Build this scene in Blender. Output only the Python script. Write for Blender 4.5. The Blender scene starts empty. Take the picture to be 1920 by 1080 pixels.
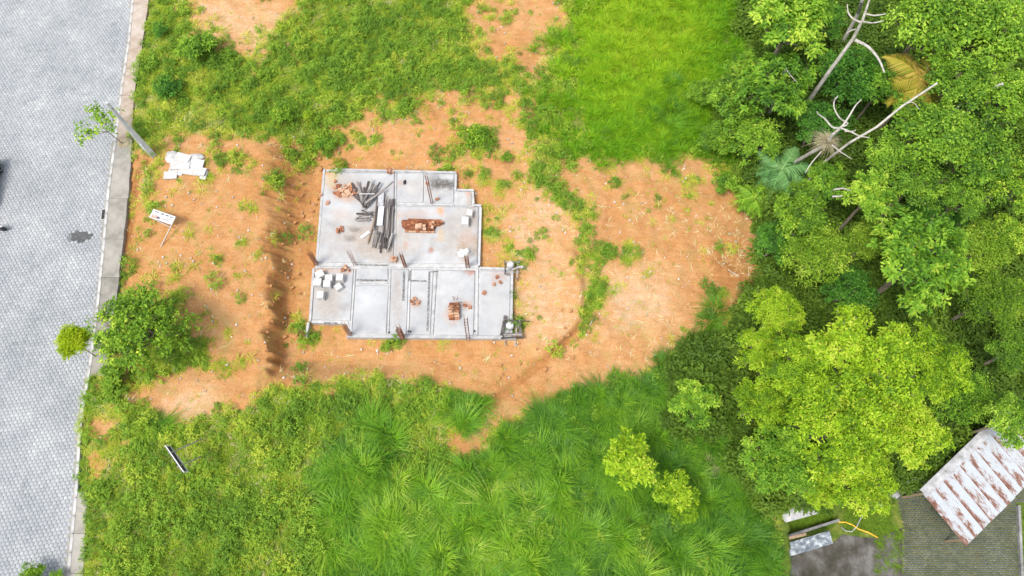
import bpy, math, random
import numpy as np
from mathutils import Vector, Matrix

rng = np.random.default_rng(7)
random.seed(7)
R = math.radians
scene = bpy.context.scene
COL = scene.collection

# ------------------------------------------------------------------ camera
CAM_H, TILT, FPX = 42.0, R(22.5), 1281.0
cam_d = bpy.data.cameras.new('camera')
cam_d.sensor_width = 36.0
cam_d.lens = 36.0 * FPX / 1920.0
cam_d.clip_end = 2000
cam = bpy.data.objects.new('camera', cam_d)
cam.location = (0, 0, CAM_H)
cam.rotation_euler = (TILT, 0, 0)
COL.objects.link(cam)
scene.camera = cam

# ------------------------------------------------------------------ sky and sun (bright hazy overcast)
SUN_EL, SUN_DIR = R(61), Vector((0.62, 0.50, 0))       # light travels towards +x +y
world = bpy.data.worlds.new('World')
scene.world = world
world.use_nodes = True
wn = world.node_tree
bg = wn.nodes['Background']
sky = wn.nodes.new('ShaderNodeTexSky')
sky.sky_type = 'NISHITA'
sky.sun_disc = False
sky.sun_elevation = SUN_EL
sky.sun_rotation = math.atan2(-SUN_DIR.x, -SUN_DIR.y)
sky.dust_density = 3.0
hs = wn.nodes.new('ShaderNodeHueSaturation')
hs.inputs['Saturation'].default_value = 0.42
wn.links.new(sky.outputs[0], hs.inputs['Color'])
wn.links.new(hs.outputs[0], bg.inputs['Color'])
bg.inputs['Strength'].default_value = 0.15
sun_d = bpy.data.lights.new('sun', 'SUN')
sun_d.energy = 1.3
sun_d.angle = R(14)
sun_d.color = (1.0, 0.95, 0.87)
sun = bpy.data.objects.new('sun', sun_d)
sd = SUN_DIR.normalized() * math.cos(SUN_EL) + Vector((0, 0, -math.sin(SUN_EL)))
sun.rotation_euler = sd.to_track_quat('-Z', 'Y').to_euler()
sun.location = (-20, -20, 60)
COL.objects.link(sun)
vs = scene.view_settings
vs.view_transform = 'Standard'
vs.look = 'None'
vs.gamma = 1.0
vs.exposure = 1.05
scene.cycles.use_denoising = True
scene.cycles.max_bounces = 6
scene.cycles.diffuse_bounces = 3
scene.cycles.transmission_bounces = 4

# ------------------------------------------------------------------ picture <-> world helpers
CT, ST = math.cos(TILT), math.sin(TILT)
def at(px, py, z=0.0):
    u = (px - 960) / FPX; v = (540 - py) / FPX
    d = Vector((u, v * CT + ST, v * ST - CT))
    k = (z - CAM_H) / d.z
    return Vector((d.x * k, d.y * k, z))
def proj(x, y, z):
    rz = z - CAM_H
    dep = y * ST - rz * CT
    return 960 + FPX * x / dep, 540 - FPX * (y * CT + rz * ST) / dep
def ppm(p):                                   # photo pixels per metre at a point
    return FPX / (p.y * ST - (p.z - CAM_H) * CT)

_lat = rng.random((256, 256))
def vnoise(x, y):
    x = np.asarray(x, float); y = np.asarray(y, float)
    xi = np.floor(x).astype(int); yi = np.floor(y).astype(int)
    fx = x - xi; fy = y - yi
    fx = fx * fx * (3 - 2 * fx); fy = fy * fy * (3 - 2 * fy)
    a = _lat[xi % 256, yi % 256]; b = _lat[(xi + 1) % 256, yi % 256]
    c = _lat[xi % 256, (yi + 1) % 256]; d = _lat[(xi + 1) % 256, (yi + 1) % 256]
    return (a * (1 - fx) + b * fx) * (1 - fy) + (c * (1 - fx) + d * fx) * fy
def fbm(x, y, s=1.0, o=4):
    t = 0; a = .5; n = 0
    for i in range(o):
        t = t + a * vnoise(np.asarray(x) * s + 17.3 * i, np.asarray(y) * s + 9.1 * i); n += a
        s *= 2.03; a *= .5
    return t / n
def sstep(a, b, x):
    t = np.clip((np.asarray(x, float) - a) / (b - a), 0, 1)
    return t * t * (3 - 2 * t)

# ------------------------------------------------------------------ terrain height
def line_x(pts, z):                           # world x as a function of world y for a traced line
    w = sorted([(at(px, py, z).y, at(px, py, z).x) for px, py in pts])
    ys = np.array([a for a, _ in w]); xs = np.array([b for _, b in w])
    return lambda y: np.interp(y, ys, xs)
KERB = [(262, -120), (248, 0), (240, 83), (227, 167), (217, 253), (203, 353), (192, 473), (182, 573), (167, 693), (150, 787), (142, 920), (127, 1077), (112, 1220)]
WALK = [(296, -120), (278, 0), (267, 83), (250, 187), (245, 300), (240, 367), (230, 460), (217, 567), (200, 690), (185, 780), (170, 880), (163, 930), (157, 1053), (146, 1220)]
kerb_x = line_x(KERB, 0.0)
walk_x = line_x(WALK, 0.1)
PAD = -2.1
SLAB = PAD + 0.38
CREST = [(515, 245), (506, 262), (500, 300), (488, 345), (482, 378), (498, 405), (490, 450), (504, 500), (492, 540), (508, 580), (500, 615), (508, 645), (500, 670)]
TOE = [(650, 270), (602, 300), (592, 340), (570, 400), (553, 460), (548, 520), (540, 570), (532, 640), (524, 670)]
crest_x = line_x(CREST, -0.5)
toe_x = line_x(TOE, PAD)
LOBE = [(1000, 290), (1040, 330), (1080, 390), (1086, 430), (1072, 470), (1090, 520), (1085, 600), (1050, 645), (1000, 690), (940, 750)]
lobe_x = line_x(LOBE, PAD)
Y_TOP0, Y_TOP1 = at(760, 308, PAD).y, at(760, 225, PAD).y
Y_BOT0, Y_BOT1 = at(700, 672, PAD).y, at(700, 735, PAD).y
YARD = -5.5
YARD_PX = [(1462, 940), (1500, 935), (1640, 925), (1700, 905), (1735, 880), (1835, 800), (1880, 770), (2100, 700), (2200, 1300), (1462, 1300)]
YARD_W = [tuple(at(px, py, YARD)[:2]) for px, py in YARD_PX]
def pip(poly, x, y):
    x = np.asarray(x, float); y = np.asarray(y, float)
    ins = np.zeros(np.broadcast(x, y).shape, bool)
    n = len(poly)
    for i in range(n):
        x1, y1 = poly[i]; x2, y2 = poly[(i + 1) % n]
        if y1 == y2: continue
        c = ((y1 > y) != (y2 > y)) & (x < (x2 - x1) * (y - y1) / (y2 - y1) + x1)
        ins ^= c
    return ins
def seg_dist(pts, x, y):
    d = np.full(np.broadcast(x, y).shape, 1e9)
    for (x1, y1), (x2, y2) in zip(pts[:-1], pts[1:]):
        dx, dy = x2 - x1, y2 - y1
        t = np.clip(((x - x1) * dx + (y - y1) * dy) / (dx * dx + dy * dy), 0, 1)
        d = np.minimum(d, np.hypot(x - x1 - t * dx, y - y1 - t * dy))
    return d
DITCH = [tuple(at(px, py, PAD)[:2]) for px, py in [(1090, 612), (1050, 650), (1000, 692), (965, 722), (928, 755)]]
TRENCH = [tuple(at(px, py, 0)[:2]) for px, py in [(278, 300), (258, 330), (246, 400), (238, 470), (230, 560), (226, 640)]]
RUT = [tuple(at(px, py, 0)[:2]) for px, py in [(240, 650), (247, 700), (256, 740), (268, 800), (270, 850), (272, 910)]]
def natural(x):
    return np.interp(x, [-400, -27, -23, -10, 0, 10, 17, 25, 36, 400], [0, 0, -0.02, -1.0, -2.0, -2.75, -3.5, -4.9, -6.6, -12])
def terr(x, y):
    x = np.asarray(x, float); y = np.asarray(y, float)
    n = natural(x) + (fbm(x, y, .22, 4) - .5) * .5 * sstep(-24, -16, x)
    wob = (fbm(y, x * .2, .9, 3) - .5) * 1.1
    wob2 = np.abs(fbm(y + 40, x * .12, 1.9, 4) - .5) * 2.8
    cx = crest_x(y) + wob * .7 - wob2 + .35; tx = np.maximum(toe_x(y) + wob * .5 + .1, cx + .6)
    ml = sstep(0, 1, (x - cx) / (tx - cx))
    ml = .35 * np.clip((x - cx) / (tx - cx), 0, 1) + .65 * ml
    lx = lobe_x(y) + (fbm(y, x * .1, 1.1, 2) - .5) * .5
    mr = 1 - sstep(-.12, .45, x - lx)
    mt = 1 - sstep(Y_TOP0, Y_TOP1, y)
    mb = sstep(Y_BOT1, Y_BOT0, y)
    m = ml * mr * mt * mb
    pad = PAD + (fbm(x, y, .35, 3) - .5) * .18
    z = n * (1 - m) + pad * m
    slope = ml * (1 - ml) * 4 * mb * mt                # gullies on the cut bank
    z = z - slope * (.55 * np.abs(fbm(y * 1.0 + x * .12, x * .10, 2.6, 3) - .5) * 2 + .25 * (fbm(x, y, 1.2, 3) - .5))
    z = z - .28 * np.exp(-(seg_dist(DITCH, x, y) / .28) ** 2)
    z = z - .26 * np.exp(-(seg_dist(TRENCH, x, y) / .22) ** 2)
    z = z - .22 * np.exp(-(seg_dist(RUT, x, y) / .24) ** 2)
    z = z + ((fbm(x, y, 1.1, 5) - .5) * .26 + (np.abs(fbm(x + 9, y + 3, 2.6, 3) - .5)) * -.10) * sstep(-24.5, -23, x - (kerb_x(y) - kerb_x(20)))
    by0, by1 = at(170, 915, 0).y, at(170, 705, 0).y
    wx = np.where((y > by0) & (y < by1), kerb_x(y) + .12, walk_x(y))
    z = np.where((y > by0) & (y < by1) & (x < kerb_x(y) + 1.8), z + .05, z)
    z = np.where(x < wx + .1, np.minimum(z, -.18), z)
    edge = sstep(0, .5, x - wx - .1)
    z = np.where(x >= wx + .1, z * edge + (1 - edge) * np.minimum(z, .02), z)
    yd = pip(YARD_W, x, y)
    z = np.where(yd, YARD - .02, z)
    return z
def gz(x, y):
    return float(terr(np.array([x]), np.array([y]))[0])
def gp(px, py, dz=0.0):                        # where a pixel's ray meets the terrain (plus dz)
    z = -1.5
    for _ in range(14):
        p = at(px, py, z); z = .5 * z + .5 * (gz(p.x, p.y) + dz)
    p = at(px, py, z)
    return p

# ------------------------------------------------------------------ ground cover masks traced in picture space
CS = 5; MX0, MY0, MW, MH = -300, -300, 504, 336
gx_, gy_ = np.meshgrid(MX0 + (np.arange(MW) + .5) * CS, MY0 + (np.arange(MH) + .5) * CS)
def blur(a, r):
    k = np.ones(2 * r + 1) / (2 * r + 1)
    for _ in range(2):
        a = np.apply_along_axis(lambda v: np.convolve(np.pad(v, r, 'edge'), k, 'valid'), 0, a)
        a = np.apply_along_axis(lambda v: np.convolve(np.pad(v, r, 'edge'), k, 'valid'), 1, a)
    return a
def polys(*ps):
    m = np.zeros(gx_.shape, bool)
    for p in ps: m |= pip(p, gx_, gy_)
    return m.astype(float)
def ells(*es):
    m = np.zeros(gx_.shape)
    for x, y, a, b in es: m = np.maximum(m, np.clip(1.5 - np.hypot((gx_ - x) / a, (gy_ - y) / b), 0, 1))
    return m
soil = polys(
    [(240, 300), (290, 285), (305, 258), (380, 246), (440, 255), (500, 258), (560, 285), (622, 312), (640, 300), (655, 250), (690, 225), (740, 190), (800, 172), (870, 178), (910, 195), (940, 230), (965, 270), (1000, 300), (1045, 310), (1090, 305), (1200, 312), (1300, 305), (1375, 318), (1390, 380), (1428, 410), (1432, 520), (1395, 590), (1375, 640), (1320, 650), (1262, 655), (1222, 705), (1110, 722), (1035, 748), (990, 768), (925, 800), (912, 745), (850, 715), (750, 698), (690, 690), (560, 715), (500, 730), (440, 765), (380, 785), (330, 795), (290, 770), (290, 725), (345, 690), (395, 670), (350, 620), (290, 560), (225, 570), (226, 470)],
    [(345, -40), (600, -40), (560, 25), (505, 55), (470, 88), (400, 70), (360, 40)],
    [(880, -20), (1065, -20), (1062, 50), (985, 55), (900, 48)],
    [(205, 655), (245, 650), (262, 700), (262, 760), (232, 760)])
green = .9 * ells((892, 262, 30, 32), (948, 296, 12, 14), (838, 285, 22, 14), (1075, 390, 18, 16), (1105, 400, 14, 22), (1095, 485, 26, 22), (1120, 530, 26, 40), (1105, 580, 22, 28), (1165, 470, 32, 12), (1180, 490, 18, 12), (1105, 620, 18, 12),
             (382, 592, 16, 22), (424, 588, 12, 18), (411, 492, 10, 28), (426, 620, 10, 14), (425, 545, 16, 8), (290, 385, 18, 22), (286, 340, 14, 20), (508, 450, 10, 12), (515, 335, 18, 14), (575, 300, 14, 20), (545, 690, 24, 9), (460, 690, 50, 14), (420, 700, 40, 16), (365, 665, 26, 18), (450, 460, 20, 12), (395, 330, 20, 16), (350, 340, 30, 9), (600, 640, 14, 20), (590, 627, 16, 10), (966, 560, 8, 40), (860, 635, 60, 6), (740, 640, 60, 6), (1040, 350, 26, 22), (1025, 310, 24, 18), (970, 480, 30, 14), (1330, 605, 18, 16), (1225, 690, 20, 10), (690, 265, 22, 18), (745, 215, 26, 12), (905, 330, 14, 20), (840, 318, 60, 6), (725, 640, 30, 5),
             (800, 250, 20, 12), (330, 690, 20, 16), (500, 430, 6, 14), (920, 440, 14, 10), (1180, 380, 14, 9), (1150, 350, 12, 8), (310, 300, 8, 10), (245, 590, 20, 24),
             (1060, 365, 16, 26), (1083, 415, 9, 26), (1100, 450, 18, 22), (1135, 480, 26, 14), (1118, 560, 22, 30), (1085, 640, 24, 10), (1040, 662, 24, 9), (300, 430, 26, 9), (360, 420, 22, 8), (330, 500, 24, 10), (395, 540, 16, 12), (450, 520, 22, 8), (445, 560, 14, 12), (470, 400, 14, 16), (400, 290, 26, 12), (450, 300, 20, 12), (340, 560, 22, 14), (470, 620, 14, 16), (480, 480, 10, 14), (530, 380, 14, 14), (548, 300, 16, 12), (610, 560, 8, 40), (560, 610, 18, 16), (930, 350, 18, 14), (925, 400, 16, 12), (1010, 330, 20, 14), (1240, 380, 20, 9), (1290, 350, 24, 9), (1370, 470, 16, 12), (1345, 560, 22, 12), (1280, 620, 16, 10), (770, 215, 30, 9), (850, 220, 22, 12), (720, 290, 26, 8), (870, 300, 24, 8))
bare2 = ells((930, 90, 40, 26), (1000, 120, 26, 40), (985, 215, 18, 16), (965, 250, 14, 20), (180, 735, 16, 12), (190, 805, 16, 16), (240, 830, 16, 30), (345, 760, 40, 34), (270, 790, 14, 24), (640, 745, 22, 12), (600, 780, 10, 8), (1325, 865, 26, 26), (250, 115, 10, 100), (930, 60, 50, 12),
              (270, 890, 7, 26), (870, 830, 40, 16), (180, 870, 14, 30), (320, 25, 8, 14), (480, 130, 14, 14), (545, 100, 12, 20), (650, 60, 12, 8), (905, 820, 20, 14),
              (420, 738, 70, 18), (510, 705, 70, 20), (640, 682, 90, 22), (760, 682, 100, 20), (880, 702, 80, 24), (955, 742, 40, 26), (310, 735, 36, 24), (1050, 700, 70, 30), (1180, 680, 60, 24))
nz = fbm(gx_ / 34., gy_ / 34., 1.0, 4) - .5
semi = ells((740, 240, 130, 60), (960, 170, 110, 130), (950, 60, 110, 60), (1030, 300, 60, 30), (470, 120, 90, 50), (400, 60, 70, 50), (200, 790, 50, 110), (440, 690, 90, 30), (640, 740, 60, 26), (870, 830, 70, 40), (300, 360, 60, 60), (1200, 305, 160, 14), (580, 300, 50, 40))
soil_s = blur(soil, 4)
soilm = np.clip(soil_s - .80 * blur(green, 2) + .62 * blur(bare2, 2) + .30 * blur(semi, 3) * (soil_s < .6) + .45 * nz, -.2, 1.15)
def soil_at(px, py, x, y, wide=False):
    s0 = sample(soilm, px, py)
    raw = s0 + .55 * (fbm(x, y, .55, 4) - .5) + .85 * (fbm(x + 31, y, 2.1, 4) - .5)
    return (sstep(.02, .98, raw) if wide else sstep(.16, .74, raw))
forest = blur(polys([(1400, -300), (1400, 60), (1420, 130), (1370, 190), (1360, 240), (1400, 290), (1385, 330), (1425, 400), (1440, 520), (1400, 560), (1390, 650), (1330, 650), (1260, 720), (1270, 800), (1390, 820), (1380, 900), (1465, 950), (1640, 925), (1740, 880), (1840, 800), (2300, 640), (2300, -300)]), 2)
lush = blur(polys([(1085, -300), (1075, 60), (1060, 140), (1090, 200), (1050, 250), (1060, 290), (1200, 300), (1400, 290), (1420, 100), (1400, -300)]), 9)
tall = blur(polys([(600, 860), (585, 920), (620, 1000), (600, 1300), (1462, 1300), (1462, 950), (1390, 900), (1390, 830), (1280, 800), (1260, 720), (1245, 690), (1120, 722), (1050, 750), (985, 790), (930, 815), (870, 880), (820, 930), (760, 900), (720, 830), (640, 810)],
                  ), 2) 
tall = np.maximum(tall, ells((875, 768, 40, 34), (1300, 665, 44, 34), (1335, 608, 24, 20), (295, 795, 22, 20), (1350, 690, 30, 26)))
tall = np.maximum(tall, .55 * ells((700, 840, 60, 50), (1250, 215, 40, 50)))
yardm = polys(YARD_PX)
def sample(m, px, py):
    fx = np.clip((np.asarray(px) - MX0) / CS - .5, 0, MW - 1.001); fy = np.clip((np.asarray(py) - MY0) / CS - .5, 0, MH - 1.001)
    xi = fx.astype(int); yi = fy.astype(int); fx = fx - xi; fy = fy - yi
    return (m[yi, xi] * (1 - fx) + m[yi, xi + 1] * fx) * (1 - fy) + (m[yi + 1, xi] * (1 - fx) + m[yi + 1, xi + 1] * fx) * fy

# ------------------------------------------------------------------ materials
def new_mat(name):
    m = bpy.data.materials.new(name); m.use_nodes = True
    nt = m.node_tree
    return m, nt, nt.nodes['Principled BSDF']
def N(nt, t, **kw):
    n = nt.nodes.new(t)
    for k, v in kw.items():
        if k in n.inputs: n.inputs[k].default_value = v
        else: setattr(n, k, v)
    return n
def ramp(nt, stops):
    r = nt.nodes.new('ShaderNodeValToRGB')
    e = r.color_ramp.elements
    while len(e) < len(stops): e.new(.5)
    for i, (p, c) in enumerate(stops):
        e[i].position = p; e[i].color = (*c, 1) if len(c) == 3 else c
    return r
def nmat(name, stops, scale=4, detail=6, rough=.85, bump=.0, bscale=40, attr=None, attr_amt=.0, metal=0, spec=.3, rand=0.0, coord='Object'):
    """noise-driven colour; optional per-point attribute and per-object brightness variation"""
    m, nt, p = new_mat(name)
    tc = N(nt, 'ShaderNodeTexCoord')
    no = N(nt, 'ShaderNodeTexNoise', Scale=scale, Detail=detail, Roughness=.6)
    nt.links.new(tc.outputs[coord], no.inputs['Vector'])
    rp = ramp(nt, stops)
    src = no.outputs['Fac']
    if attr:
        a = N(nt, 'ShaderNodeAttribute', attribute_name=attr)
        mx = N(nt, 'ShaderNodeMix'); mx.inputs['Factor'].default_value = attr_amt
        nt.links.new(src, mx.inputs['A']); nt.links.new(a.outputs['Fac'], mx.inputs['B']); src = mx.outputs['Result']
    if rand:
        oi = N(nt, 'ShaderNodeObjectInfo')
        ma = N(nt, 'ShaderNodeMath', operation='MULTIPLY_ADD'); ma.inputs[1].default_value = rand; ma.inputs[2].default_value = -rand / 2
        nt.links.new(oi.outputs['Random'], ma.inputs[0])
        ad = N(nt, 'ShaderNodeMath', operation='ADD')
        nt.links.new(src, ad.inputs[0]); nt.links.new(ma.outputs[0], ad.inputs[1]); src = ad.outputs[0]
    nt.links.new(src, rp.inputs['Fac'])
    nt.links.new(rp.outputs['Color'], p.inputs['Base Color'])
    p.inputs['Roughness'].default_value = rough
    p.inputs['Metallic'].default_value = metal
    p.inputs['Specular IOR Level'].default_value = spec
    if bump:
        b2 = N(nt, 'ShaderNodeTexNoise', Scale=bscale, Detail=5)
        nt.links.new(tc.outputs[coord], b2.inputs['Vector'])
        bp = N(nt, 'ShaderNodeBump', Strength=bump, Distance=.03)
        nt.links.new(b2.outputs['Fac'], bp.inputs['Height']); nt.links.new(bp.outputs['Normal'], p.inputs['Normal'])
    return m
def leaf_mat(name, stops, attr='lv', inst=False, transl=.35, rough=.5, rand=.25, spec=.14, gain=1.75, red=None):
    m, nt, p = new_mat(name)
    a = N(nt, 'ShaderNodeAttribute', attribute_name=attr)
    src = a.outputs['Fac']
    if inst:
        b = N(nt, 'ShaderNodeAttribute', attribute_name='tint', attribute_type='INSTANCER')
        mx = N(nt, 'ShaderNodeMix'); mx.inputs['Factor'].default_value = .62
        nt.links.new(src, mx.inputs['A']); nt.links.new(b.outputs['Fac'], mx.inputs['B']); src = mx.outputs['Result']
    elif rand:
        oi = N(nt, 'ShaderNodeObjectInfo')
        ma = N(nt, 'ShaderNodeMath', operation='MULTIPLY_ADD'); ma.inputs[1].default_value = rand; ma.inputs[2].default_value = -rand / 2
        nt.links.new(oi.outputs['Random'], ma.inputs[0])
        ad = N(nt, 'ShaderNodeMath', operation='ADD')
        nt.links.new(src, ad.inputs[0]); nt.links.new(ma.outputs[0], ad.inputs[1]); src = ad.outputs[0]
    rp = ramp(nt, [(q, (min(.62, c[0] * gain * (red or (1.28 if inst else .98))), min(.66, c[1] * gain), min(.4, c[2] * gain * .9))) for q, c in stops])
    nt.links.new(src, rp.inputs['Fac'])
    nt.links.new(rp.outputs['Color'], p.inputs['Base Color'])
    p.inputs['Roughness'].default_value = rough
    p.inputs['Specular IOR Level'].default_value = spec
    tr = N(nt, 'ShaderNodeBsdfTranslucent')
    nt.links.new(rp.outputs['Color'], tr.inputs['Color'])
    ms = N(nt, 'ShaderNodeMixShader'); ms.inputs[0].default_value = transl
    nt.links.new(p.outputs[0], ms.inputs[1]); nt.links.new(tr.outputs[0], ms.inputs[2])
    nt.links.new(ms.outputs[0], nt.nodes['Material Output'].inputs['Surface'])
    return m

M = {}
M['paver'] = nmat('paver', [(.24, (.19, .205, .215)), (.42, (.27, .285, .297)), (.58, (.33, .341, .348)), (.76, (.45, .45, .44))], scale=.30, detail=9, rough=.85, bump=.25, bscale=30, attr='lv', attr_amt=.20)
M['joint'] = nmat('joint_sand', [(.3, (.13, .137, .142)), (.7, (.22, .22, .215))], scale=.5, rough=.95)
M['kerb'] = nmat('kerb_concrete', [(.3, (.26, .25, .23)), (.5, (.40, .395, .38)), (.75, (.52, .515, .50))], scale=2.2, rough=.9, bump=.3, rand=.15)
M['walk'] = nmat('sidewalk_concrete', [(.3, (.17, .16, .135)), (.5, (.28, .262, .23)), (.7, (.36, .34, .305))], scale=.8, detail=8, rough=.92, bump=.3, rand=.25)
M['walk_dirt'] = nmat('sidewalk_under_dust', [(.3, (.27, .205, .155)), (.5, (.37, .305, .25)), (.7, (.44, .40, .36))], scale=1.2, detail=8, rough=.95, bump=.4, rand=.2)
M['concrete'] = nmat('beam_concrete', [(.25, (.28, .28, .285)), (.5, (.40, .40, .395)), (.75, (.50, .495, .485))], scale=2.4, detail=8, rough=.9, bump=.25, rand=.2)
M['pole'] = nmat('pole_concrete', [(.3, (.40, .42, .42)), (.6, (.54, .56, .56)), (.8, (.60, .61, .60))], scale=3, rough=.85, bump=.2)
M['mortar'] = nmat('rough_mortar', [(.35, (.08, .08, .08)), (.5, (.17, .17, .17)), (.65, (.36, .36, .355))], scale=9, detail=8, rough=.95, bump=.5)
M['foam'] = nmat('white_block', [(.3, (.40, .385, .36)), (.6, (.52, .515, .50)), (.8, (.57, .565, .555))], scale=2, rough=.8, bump=.15, rand=.2)
M['tarp'] = nmat('white_sheet', [(.3, (.34, .31, .29)), (.6, (.50, .49, .48))], scale=3, rough=.6, bump=.3)
M['wood_grey'] = nmat('weathered_wood', [(.2, (.055, .047, .044)), (.45, (.13, .115, .108)), (.65, (.23, .21, .195)), (.85, (.37, .345, .32))], scale=3.5, detail=8, rough=.9, bump=.3, rand=.75)
M['wood_brown'] = nmat('brown_wood', [(.2, (.17, .11, .07)), (.6, (.36, .26, .17))], scale=4, rough=.9, rand=.4)
M['brick'] = nmat('red_clay_brick', [(.2, (.20, .075, .036)), (.5, (.31, .13, .065)), (.8, (.40, .21, .125))], scale=5, rough=.9, bump=.2, rand=.6)
M['brick_old'] = nmat('dark_clay_brick', [(.2, (.13, .045, .022)), (.5, (.24, .085, .04)), (.8, (.34, .14, .065))], scale=7, rough=.9, bump=.2, rand=.7)
M['brick_pale'] = nmat('pale_clay_block', [(.2, (.36, .21, .13)), (.6, (.47, .31, .205)), (.8, (.50, .37, .27))], scale=4, rough=.9, rand=.3)
M['rust'] = nmat('rusty_steel', [(.3, (.10, .040, .022)), (.6, (.22, .095, .05)), (.8, (.30, .15, .09))], scale=10, rough=.8, metal=.2)
M['black'] = nmat('black_plastic', [(.3, (.012, .012, .014)), (.7, (.03, .03, .034))], scale=5, rough=.6)
M['rubber'] = nmat('tyre_rubber', [(.3, (.015, .015, .017)), (.7, (.035, .035, .037))], scale=9, rough=.85)
M['rim'] = nmat('wheel_rim', [(.3, (.50, .52, .54)), (.7, (.66, .68, .70))], scale=5, rough=.35, metal=.7)
M['car'] = nmat('car_paint', [(.3, (.30, .32, .34)), (.7, (.34, .36, .38))], scale=2, rough=.25, metal=.5)
M['glass'] = nmat('dark_glass', [(.3, (.012, .016, .018)), (.7, (.02, .026, .028))], scale=2, rough=.08, spec=.6)
M['lamp'] = nmat('lamp_lens', [(.3, (.7, .72, .72)), (.7, (.78, .8, .8))], scale=3, rough=.15)
M['red_lamp'] = nmat('red_lens', [(.3, (.35, .01, .01)), (.7, (.45, .02, .02))], scale=3, rough=.2)
M['asphalt'] = nmat('asphalt_patch', [(.3, (.05, .052, .055)), (.7, (.12, .12, .12))], scale=6, rough=.95, bump=.5)
M['iron'] = nmat('cast_iron', [(.3, (.05, .045, .042)), (.7, (.11, .10, .09))], scale=8, rough=.75, metal=.4)
M['sign_white'] = nmat('sign_white', [(.3, (.48, .49, .50)), (.7, (.58, .58, .585))], scale=2, rough=.5)
M['sign_dark'] = nmat('sign_back', [(.3, (.016, .016, .022)), (.7, (.035, .034, .045))], scale=3, rough=.7)
M['print_brown'] = nmat('print_brown', [(.35, (.20, .10, .07)), (.55, (.45, .30, .24)), (.7, (.62, .55, .5))], scale=9, rough=.5)
M['print_dark'] = nmat('print_dark', [(.3, (.06, .06, .09)), (.7, (.14, .13, .17))], scale=9, rough=.5)
M['pole_metal'] = nmat('galvanised_post', [(.3, (.30, .28, .25)), (.7, (.46, .42, .36))], scale=6, rough=.6, metal=.2)
M['bark'] = nmat('bark', [(.3, (.12, .095, .07)), (.6, (.24, .20, .155)), (.8, (.34, .30, .25))], scale=3, detail=8, rough=.95, bump=.4)
M['deadwood'] = nmat('pale_dead_wood', [(.25, (.22, .20, .175)), (.5, (.40, .375, .335)), (.75, (.54, .52, .48))], scale=2.5, detail=8, rough=.9, bump=.3)
M['fibre'] = nmat('fibre_cement', [(.3, (.25, .25, .25)), (.55, (.42, .42, .43)), (.75, (.58, .58, .58))], scale=2.0, detail=9, rough=.85, bump=.3)
M['yard_concrete'] = nmat('dirty_concrete', [(.30, (.030, .032, .020)), (.45, (.065, .060, .048)), (.55, (.095, .088, .078)), (.68, (.16, .155, .145))], scale=1.1, detail=10, rough=.95, bump=.4)
M['yard_brick'] = nmat('yard_paver', [(.25, (.060, .058, .054)), (.5, (.098, .096, .091)), (.75, (.15, .148, .142))], scale=.6, detail=8, rough=.95, attr='lv', attr_amt=.3)
M['yard_wall'] = nmat('mossy_wall', [(.3, (.12, .12, .115)), (.5, (.24, .24, .235)), (.7, (.36, .36, .355))], scale=1.8, detail=8, rough=.95, bump=.4)
M['yellow'] = nmat('yellow_hose', [(.3, (.62, .36, .02)), (.7, (.72, .46, .05))], scale=4, rough=.5)
M['stone'] = nmat('pale_stone', [(.3, (.30, .27, .23)), (.6, (.52, .49, .45)), (.8, (.66, .64, .60))], scale=3, rough=.95, bump=.4, rand=.4)
M['thatch'] = nmat('dry_fibre', [(.3, (.22, .17, .10)), (.7, (.48, .41, .28))], scale=6, rough=.95)

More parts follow.
